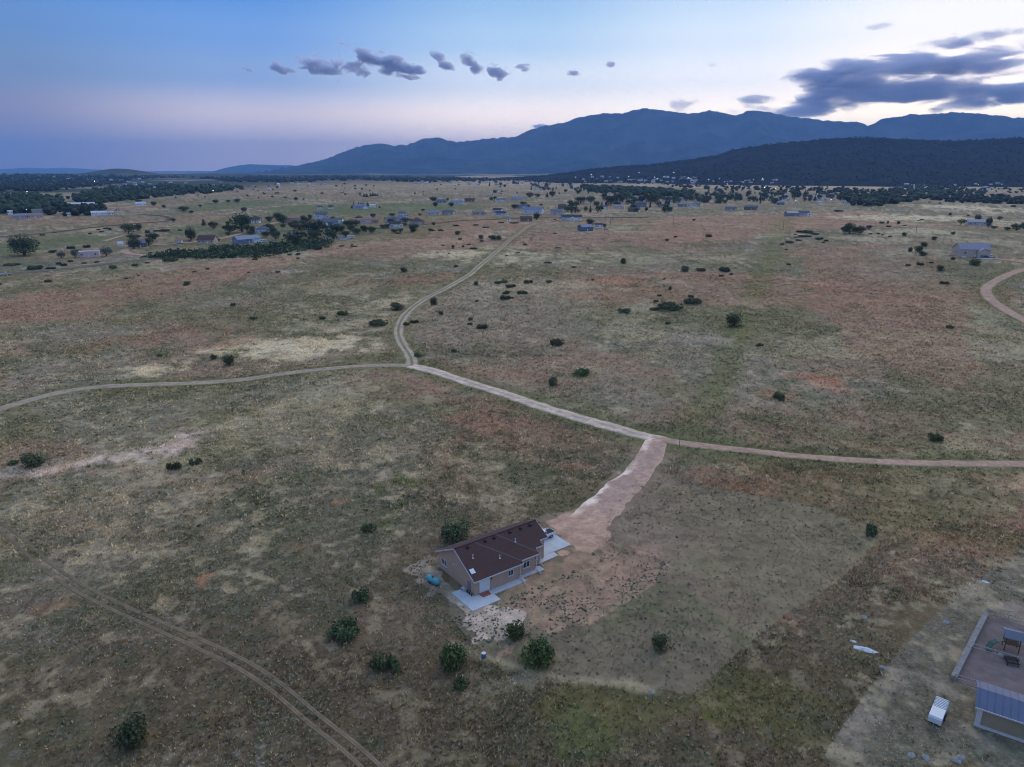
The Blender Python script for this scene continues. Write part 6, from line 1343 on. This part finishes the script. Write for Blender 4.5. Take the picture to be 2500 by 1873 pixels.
# ------------------------------------------------------------------ woods (too many trees to count)
def ico_blob():
    t = (1 + 5 ** .5) / 2; V = np.array([(-1, t, 0), (1, t, 0), (-1, -t, 0), (1, -t, 0), (0, -1, t), (0, 1, t), (0, -1, -t), (0, 1, -t), (t, 0, -1), (t, 0, 1), (-t, 0, -1), (-t, 0, 1)], float); V /= np.linalg.norm(V[0])
    F = np.array([(0, 11, 5), (0, 5, 1), (0, 1, 7), (0, 7, 10), (0, 10, 11), (1, 5, 9), (5, 11, 4), (11, 10, 2), (10, 7, 6), (7, 1, 8), (3, 9, 4), (3, 4, 2), (3, 2, 6), (3, 6, 8), (3, 8, 9), (4, 9, 5), (2, 4, 11), (6, 2, 10), (8, 6, 7), (9, 8, 1)]); return V, F
IV, IF = ico_blob()
def wood(name, P, h, w, material, seed, sub=3, var=.8):
    """each tree is a few jagged leaf lumps; P n x 3, heights h"""
    g = np.random.default_rng(seed); n = len(P); Vs = []; Cs = []; k0 = 0; Fs = []
    for j in range(sub):
        off = np.stack([(g.random(n) - .5) * w * .7, (g.random(n) - .5) * w * .7, h * (.30 + .45 * j / max(1, sub - 1)) * (.85 + .3 * g.random(n))], 1) if sub > 1 else np.stack([0 * h, 0 * h, h * .45], 1)
        r = np.stack([w * .5, w * .5, h * .42], 1) * (.62 + .5 * g.random((n, 1))) * (1 - .25 * j / sub)
        V = P[:, None, :] + off[:, None, :] + IV[None] * r[:, None, :] * (.65 + .7 * g.random((n, 12, 1)))
        Vs.append(V.reshape(-1, 3)); Fs.append((IF[None] + (np.arange(n) * 12)[:, None, None] + k0).reshape(-1, 3)); k0 += n * 12
        c = (1 - var / 2 + var * g.random(n))[:, None] * np.ones((1, 3)) * np.array([1, 1, .95]) * (1 + .15 * (g.random((n, 3)) - .5)); Cs.append(np.repeat(c, 12, 0))
    me = np_mesh(name, np.concatenate(Vs), np.concatenate(Fs), material, np.concatenate(Cs), 'leaf_tint'); return np_obj(name, me, 'stuff')
WOODLEAF = mat('wood_leaf', (.054, .076, .042), .8, .3, .05, spec=.1, attr='leaf_tint'); WOODDARK = mat('dark_wood_leaf', (.038, .050, .034), .8, .3, .05, spec=.1, attr='leaf_tint')
THICKM = mat('thicket_leaf', (.082, .112, .052), .8, .3, .3, spec=.1, attr='leaf_tint')
def sample_px(poly, n, seed):
    r = random.Random(seed); xs = [p[0] for p in poly]; ys = [p[1] for p in poly]; out = []
    while len(out) < n:
        u, v = r.uniform(min(xs), max(xs)), r.uniform(min(ys), max(ys))
        if in_poly(np.array([u]), np.array([v]), poly)[0]: out.append((u, v))
    return out
def hits(uv):
    """many pixels at once onto the ground"""
    out = []
    for u, v in uv: out.append(hit(u, v)[:])
    return np.array(out)
def wood_px(name, poly, n, hr, material, seed, wk=1.0, sub=3):
    P = hits(sample_px(poly, n, seed)); g = np.random.default_rng(seed); h = hr[0] + (hr[1] - hr[0]) * g.random(n)
    return wood(name, P, h, h * wk * (.9 + .4 * g.random(n)), material, seed, sub)
wood_px('western_wood', [(165, 486), (250, 462), (400, 451), (560, 456), (600, 462), (520, 472), (420, 479), (300, 492), (235, 500), (180, 495)], 620, (7, 12), WOODLEAF, 1)
wood_px('western_wood', [(-40, 476), (90, 476), (150, 490), (155, 504), (110, 520), (40, 523), (-40, 523)], 330, (7, 12), WOODLEAF, 2)
wood_px('western_wood', [(115, 512), (150, 506), (240, 512), (272, 524), (220, 526), (120, 528)], 60, (8, 12), WOODDARK, 3)
wood_px('western_wood', [(-40, 436), (150, 436), (330, 444), (220, 458), (120, 468), (-40, 468)], 520, (8, 13), WOODDARK, 4)
wood_px('far_wood', [(-40, 428), (140, 428), (420, 431), (480, 434), (300, 440), (-40, 437)], 380, (9, 16), WOODDARK, 5, 1.4, 2)
wood_px('far_wood', [(480, 436), (620, 432), (900, 431), (1160, 436), (1250, 442), (1050, 446), (860, 441), (700, 446), (560, 444)], 620, (9, 15), WOODDARK, 6, 1.5, 2)
wood_px('town_wood', [(1410, 455), (1560, 462), (1700, 474), (1680, 482), (1560, 478), (1440, 470)], 260, (8, 13), WOODLEAF, 7, 1.1)
wood_px('town_wood', [(1600, 452), (1900, 456), (2080, 462), (2150, 470), (2080, 478), (1900, 468), (1700, 464)], 170, (6, 10), WOODDARK, 8, 1.2, 2)
wood_px('eastern_wood', [(2120, 474), (2200, 458), (2320, 456), (2420, 472), (2330, 482), (2240, 488), (2170, 503), (2090, 505), (2060, 492)], 300, (7, 11), WOODLEAF, 9, 1.15)
wood_px('eastern_wood', [(2270, 488), (2400, 478), (2540, 484), (2540, 500), (2420, 497), (2330, 496)], 180, (5, 8), WOODDARK, 10, 1.3, 2)
wood_px('eastern_wood', [(2250, 452), (2540, 446), (2540, 474), (2420, 470)], 70, (4, 7), WOODDARK, 11, 1.5, 2)
# the thicket under the valley houses: dense leaf lumps
def thicket_px(name, poly, n, hr, material, seed, wk, m=30):
    P = hits(sample_px(poly, n, seed)); g = np.random.default_rng(seed); h = hr[0] + (hr[1] - hr[0]) * g.random(n) ** 2; w = h * wk * (.8 + .6 * g.random(n))
    d = g.normal(size=(n, m, 3)); d /= np.linalg.norm(d, axis=2)[:, :, None]; d[:, :, 2] = np.abs(d[:, :, 2]); rr = .55 + .5 * g.random((n, m, 1))
    C = P[:, None, :] + d * rr * np.stack([w * .5, w * .5, h * .9], 1)[:, None, :]
    nr = d + .7 * g.normal(size=(n, m, 3)); nr /= np.linalg.norm(nr, axis=2)[:, :, None]; a = np.cross(nr, g.normal(size=(n, m, 3))); a /= np.linalg.norm(a, axis=2)[:, :, None]; b_ = np.cross(nr, a); s_ = (.22 + .35 * g.random((n, m, 1))) * np.sqrt(h)[:, None, None] * .8
    V = np.stack([C - a * s_, C - b_ * s_, C + a * s_, C + b_ * s_], 2).reshape(-1, 3); c = np.repeat((.55 + .8 * g.random((n, 1, 1))) * (.8 + .4 * g.random((n, m, 1))) * np.ones((1, 1, 3)), 1, 0).reshape(-1, 3)
    return np_obj(name, np_mesh(name, V, np.arange(len(V)).reshape(-1, 4), material, np.repeat(c, 4, 0), 'leaf_tint'), 'stuff')
thicket_px('valley_thicket', [(338, 630), (420, 616), (520, 606), (640, 598), (720, 592), (810, 590), (800, 606), (700, 618), (640, 630), (500, 632), (400, 632)], 620, (1.0, 5.0), THICKM, 12, 2.0)
thicket_px('valley_thicket', [(690, 575), (760, 560), (830, 560), (840, 578), (800, 592), (720, 600)], 80, (2.0, 4.5), THICKM, 13, 1.4)
# weeds coming up through the bare yard
def weeds(name, keys, n, seed, material):
    g = np.random.default_rng(seed); pts = np.concatenate([np.array(AREA[k]) for k in keys]); lo, hi = pts.min(0), pts.max(0)
    x = lo[0] + (hi[0] - lo[0]) * g.random(n * 6); y = lo[1] + (hi[1] - lo[1]) * g.random(n * 6); ok = np.zeros(len(x), bool)
    for k in keys: ok |= in_poly(x, y, AREA[k])
    ok &= fbm(x, y, 5, 3, 400) + .4 * (g.random(len(x)) - .5) > .5
    hx_ = (x - HOUSE_A[0]) * math.cos(HOUSE_TH) + (y - HOUSE_A[1]) * math.sin(HOUSE_TH); hy_ = -(x - HOUSE_A[0]) * math.sin(HOUSE_TH) + (y - HOUSE_A[1]) * math.cos(HOUSE_TH)
    ok &= ~((hx_ > -3.2) & (hx_ < 25.5) & (hy_ > -3.9) & (hy_ < 13)) & ~in_poly(x, y, AREA['yard'])
    x, y = x[ok][:n], y[ok][:n]; h = .10 + .16 * g.random(len(x)) ** 2; return wood(name, np.stack([x, y, 0 * x], 1), h, h * 2.0, material, seed, 1)
WEEDM = mat('weed_leaf', (.16, .16, .115), .9, .3, 1, spec=.05, attr='leaf_tint')
weeds('yard_weeds', ['redyard', 'gravelyard', 'tankyard'], 850, 41, WEEDM)
weeds('lot_weeds', ['mown'], 900, 42, mat('lot_weed_leaf', (.17, .17, .12), .9, .3, 1, spec=.05, attr='leaf_tint'))
# forest on the hill
az, zr, hx, hy, hz = hill_dat
g = np.random.default_rng(77); ii = g.integers(4, 60, 7600); jj = g.integers(0, len(az), 7600)
ii[:2600] = g.integers(52, 61, 2600)
X, Y, Zh = hx[ii, jj], hy[ii, jj], hz[ii, jj]
ok = (Zh > Zt(X, Y) - 3) & (fbm(X, Y, 260, 3, 88) > .30)
hp = np.stack([X, Y, Zh], 1)[ok]; hg = 5 + 4.5 * g.random(len(hp))
wood('hill_forest', hp + np.stack([(g.random(len(hp)) - .5) * 20, (g.random(len(hp)) - .5) * 20, 0 * hg], 1), hg, hg * 1.2, mat('hill_leaf', (.032, .034, .028), .9, .3, .02, spec=.05, attr='leaf_tint'), 78, 1, .3)
# ------------------------------------------------------------------ clouds (real volumes, beyond and above the haze)
def cloud_material(name, dens, size, col=(.90, .90, .99), stretch=.55):
    m = bpy.data.materials.new(name); m.use_nodes = True; nt = m.node_tree; N = nt.nodes; L = nt.links; N.clear()
    out = N.new('ShaderNodeOutputMaterial'); v = N.new('ShaderNodeVolumePrincipled')
    v.inputs['Color'].default_value = (*col, 1); v.inputs['Anisotropy'].default_value = 0.3
    L.new(v.outputs[0], out.inputs['Volume'])
    tc = N.new('ShaderNodeTexCoord'); geo = N.new('ShaderNodeNewGeometry')
    # distance from the middle of the hull, 0 in the middle, 1 on the hull
    c0 = N.new('ShaderNodeVectorMath'); c0.operation = 'MULTIPLY_ADD'; c0.inputs[1].default_value = (2, 2, 2); c0.inputs[2].default_value = (-1, -1, -1)
    L.new(tc.outputs['Generated'], c0.inputs[0])
    ln = N.new('ShaderNodeVectorMath'); ln.operation = 'LENGTH'; L.new(c0.outputs[0], ln.inputs[0])
    mp = N.new('ShaderNodeVectorMath'); mp.operation = 'MULTIPLY'; mp.inputs[1].default_value = (stretch / size, stretch / size, 1.0 / size); L.new(geo.outputs['Position'], mp.inputs[0])
    nz = N.new('ShaderNodeTexNoise'); nz.inputs['Scale'].default_value = 1.0; nz.inputs['Detail'].default_value = 6; nz.inputs['Roughness'].default_value = .6
    nz.inputs['Distortion'].default_value = .5
    L.new(mp.outputs[0], nz.inputs['Vector'])
    b = N.new('ShaderNodeMapRange'); b.inputs['From Min'].default_value = .2; b.inputs['From Max'].default_value = 1.0
    b.inputs['To Min'].default_value = .34; b.inputs['To Max'].default_value = .70; L.new(ln.outputs['Value'], b.inputs['Value'])
    a = N.new('ShaderNodeMath'); a.operation = 'SUBTRACT'; L.new(nz.outputs['Fac'], a.inputs[0]); L.new(b.outputs[0], a.inputs[1])
    c = N.new('ShaderNodeMapRange'); c.inputs['From Min'].default_value = 0.0; c.inputs['From Max'].default_value = .14
    c.inputs['To Max'].default_value = dens
    L.new(a.outputs[0], c.inputs['Value']); L.new(c.outputs[0], v.inputs['Density'])
    m.cycles.volume_step_rate = .5
    return m
CLOUDM = cloud_material('cloud_vapour', .0040, 520, stretch=.26)
CLOUDTHIN = cloud_material('thin_cloud_vapour', .0018, 420)
CLOUDSMALL = cloud_material('small_cloud_vapour', .012, 330)
def cloud_mesh(sx, sy, sz, material):
    import bmesh
    bm = bmesh.new(); bmesh.ops.create_icosphere(bm, subdivisions=3, radius=1.0)
    for v in bm.verts: v.co = (v.co.x * sx, v.co.y * sy, v.co.z * sz)
    me = bpy.data.meshes.new('cloud'); bm.to_mesh(me); bm.free(); me.materials.append(material); return me
# u, v, half width, half height (photo pixels), tilt in degrees (positive = right end lower), distance, dense?
CLOUDS = [
    (682, 168, 42, 12, 10, 34000, 1), (608, 172, 26, 6, 18, 34000, 0), (785, 165, 62, 18, 18, 34000, 1), (862, 166, 46, 16, 20, 34000, 1),
    (895, 135, 75, 14, 22, 34000, 1), (955, 160, 80, 20, 14, 34000, 1), (1010, 172, 45, 14, 16, 34000, 0), (1082, 156, 38, 14, 38, 34000, 1), (1138, 142, 28, 18, 20, 34000, 0),
    (1160, 160, 38, 13, 35, 34000, 1), (1218, 176, 36, 17, 8, 34000, 1), (1280, 170, 24, 13, 20, 34000, 0), (1398, 180, 24, 8, 5, 34000, 1), (1492, 156, 18, 6, 5, 34000, 0),
    (2010, 192, 110, 18, -4, 34000, 1), (2180, 165, 200, 34, -7, 34000, 1), (2370, 140, 150, 32, -7, 34000, 1), (2420, 88, 110, 12, -6, 34000, 0), (2130, 222, 240, 26, -2, 34000, 1),
    (2300, 218, 190, 30, 4, 34000, 1), (2430, 225, 150, 22, 6, 34000, 1), (1960, 185, 55, 14, 8, 34000, 0), (1860, 240, 70, 13, 0, 34000, 1), (1960, 264, 110, 22, 0, 34000, 1), (2070, 256, 70, 16, 0, 34000, 0),
    (2480, 160, 100, 26, -3, 34000, 1), (2480, 240, 80, 12, 2, 34000, 0), (2145, 65, 44, 7, -4, 34000, 0), (2285, 270, 26, 7, 0, 34000, 1), (1790, 272, 30, 8, 0, 34000, 0), (1660, 255, 60, 14, 0, 34000, 0), (1735, 158, 18, 6, 0, 34000, 0), (1318, 308, 22, 5, 0, 34000, 0)]
for ci, (u, v, hw, hh, tl, dist, dense) in enumerate(CLOUDS):
    d = ray(u, v); d = Vector(d).normalized(); p = Vector((0, 0, CAM_H)) + d * dist
    k = dist / FPX / (1 / math.cos(math.atan(math.hypot(u - PW / 2, v - PH / 2) / FPX)))
    o = bpy.data.objects.new('cloud', cloud_mesh(hw * k * 1.35, hw * k * .6, hh * k * 1.8, (CLOUDSMALL if u < 1600 else CLOUDM) if dense else (CLOUDSMALL if u < 1600 else CLOUDTHIN))); COL.objects.link(o)
    o.location = p
    R = Matrix.Rotation(-facing(p), 3, 'Z') @ Matrix.Rotation(math.radians(tl), 3, 'Y')
    o.rotation_euler = R.to_euler()
    size = 'tiny' if hw < 25 else 'small' if hw < 45 else 'long' if hw < 120 else 'huge'
    look = ('dense ' if dense else 'thin ') + ('flat' if hh < 10 else 'ragged' if hh < 20 else 'thick')
    where = 'over the low end of the long ridge' if u < 720 else 'over the rising ridge' if u < 880 else 'over the pointed ridge peak' if u < 1050 else 'over the saddle of the ridge' if u < 1250 else 'over the high shoulder' if u < 1500 else 'over the main summit' if u < 1780 else 'over the far summits' if u < 2000 else 'above the bright notch' if u < 2250 else 'above the flat right summit'
    tag(o, f'{size} {look} grey-blue cloud {where}', 'cloud', 'clouds of the bank over the bright gap' if u > 1600 else 'row of small clouds over the ridge')

# ------------------------------------------------------------------ haze
HZ = 26000
mh = bpy.data.materials.new('haze_air'); mh.use_nodes = True; nt = mh.node_tree; nt.nodes.clear()
ho = nt.nodes.new('ShaderNodeOutputMaterial'); hv = nt.nodes.new('ShaderNodeVolumePrincipled')
hv.inputs['Color'].default_value = (.30, .55, 1.0, 1); hv.inputs['Density'].default_value = HAZE_DENSITY; hv.inputs['Anisotropy'].default_value = 0.0
nt.links.new(hv.outputs[0], ho.inputs['Volume'])
b = MB().box((0, 16000, (HAZE_TOP - 200) / 2), (76000, 44000, HAZE_TOP + 200))
hz = b.build('haze', mh); tag(hz, None, None, None, 'stuff')
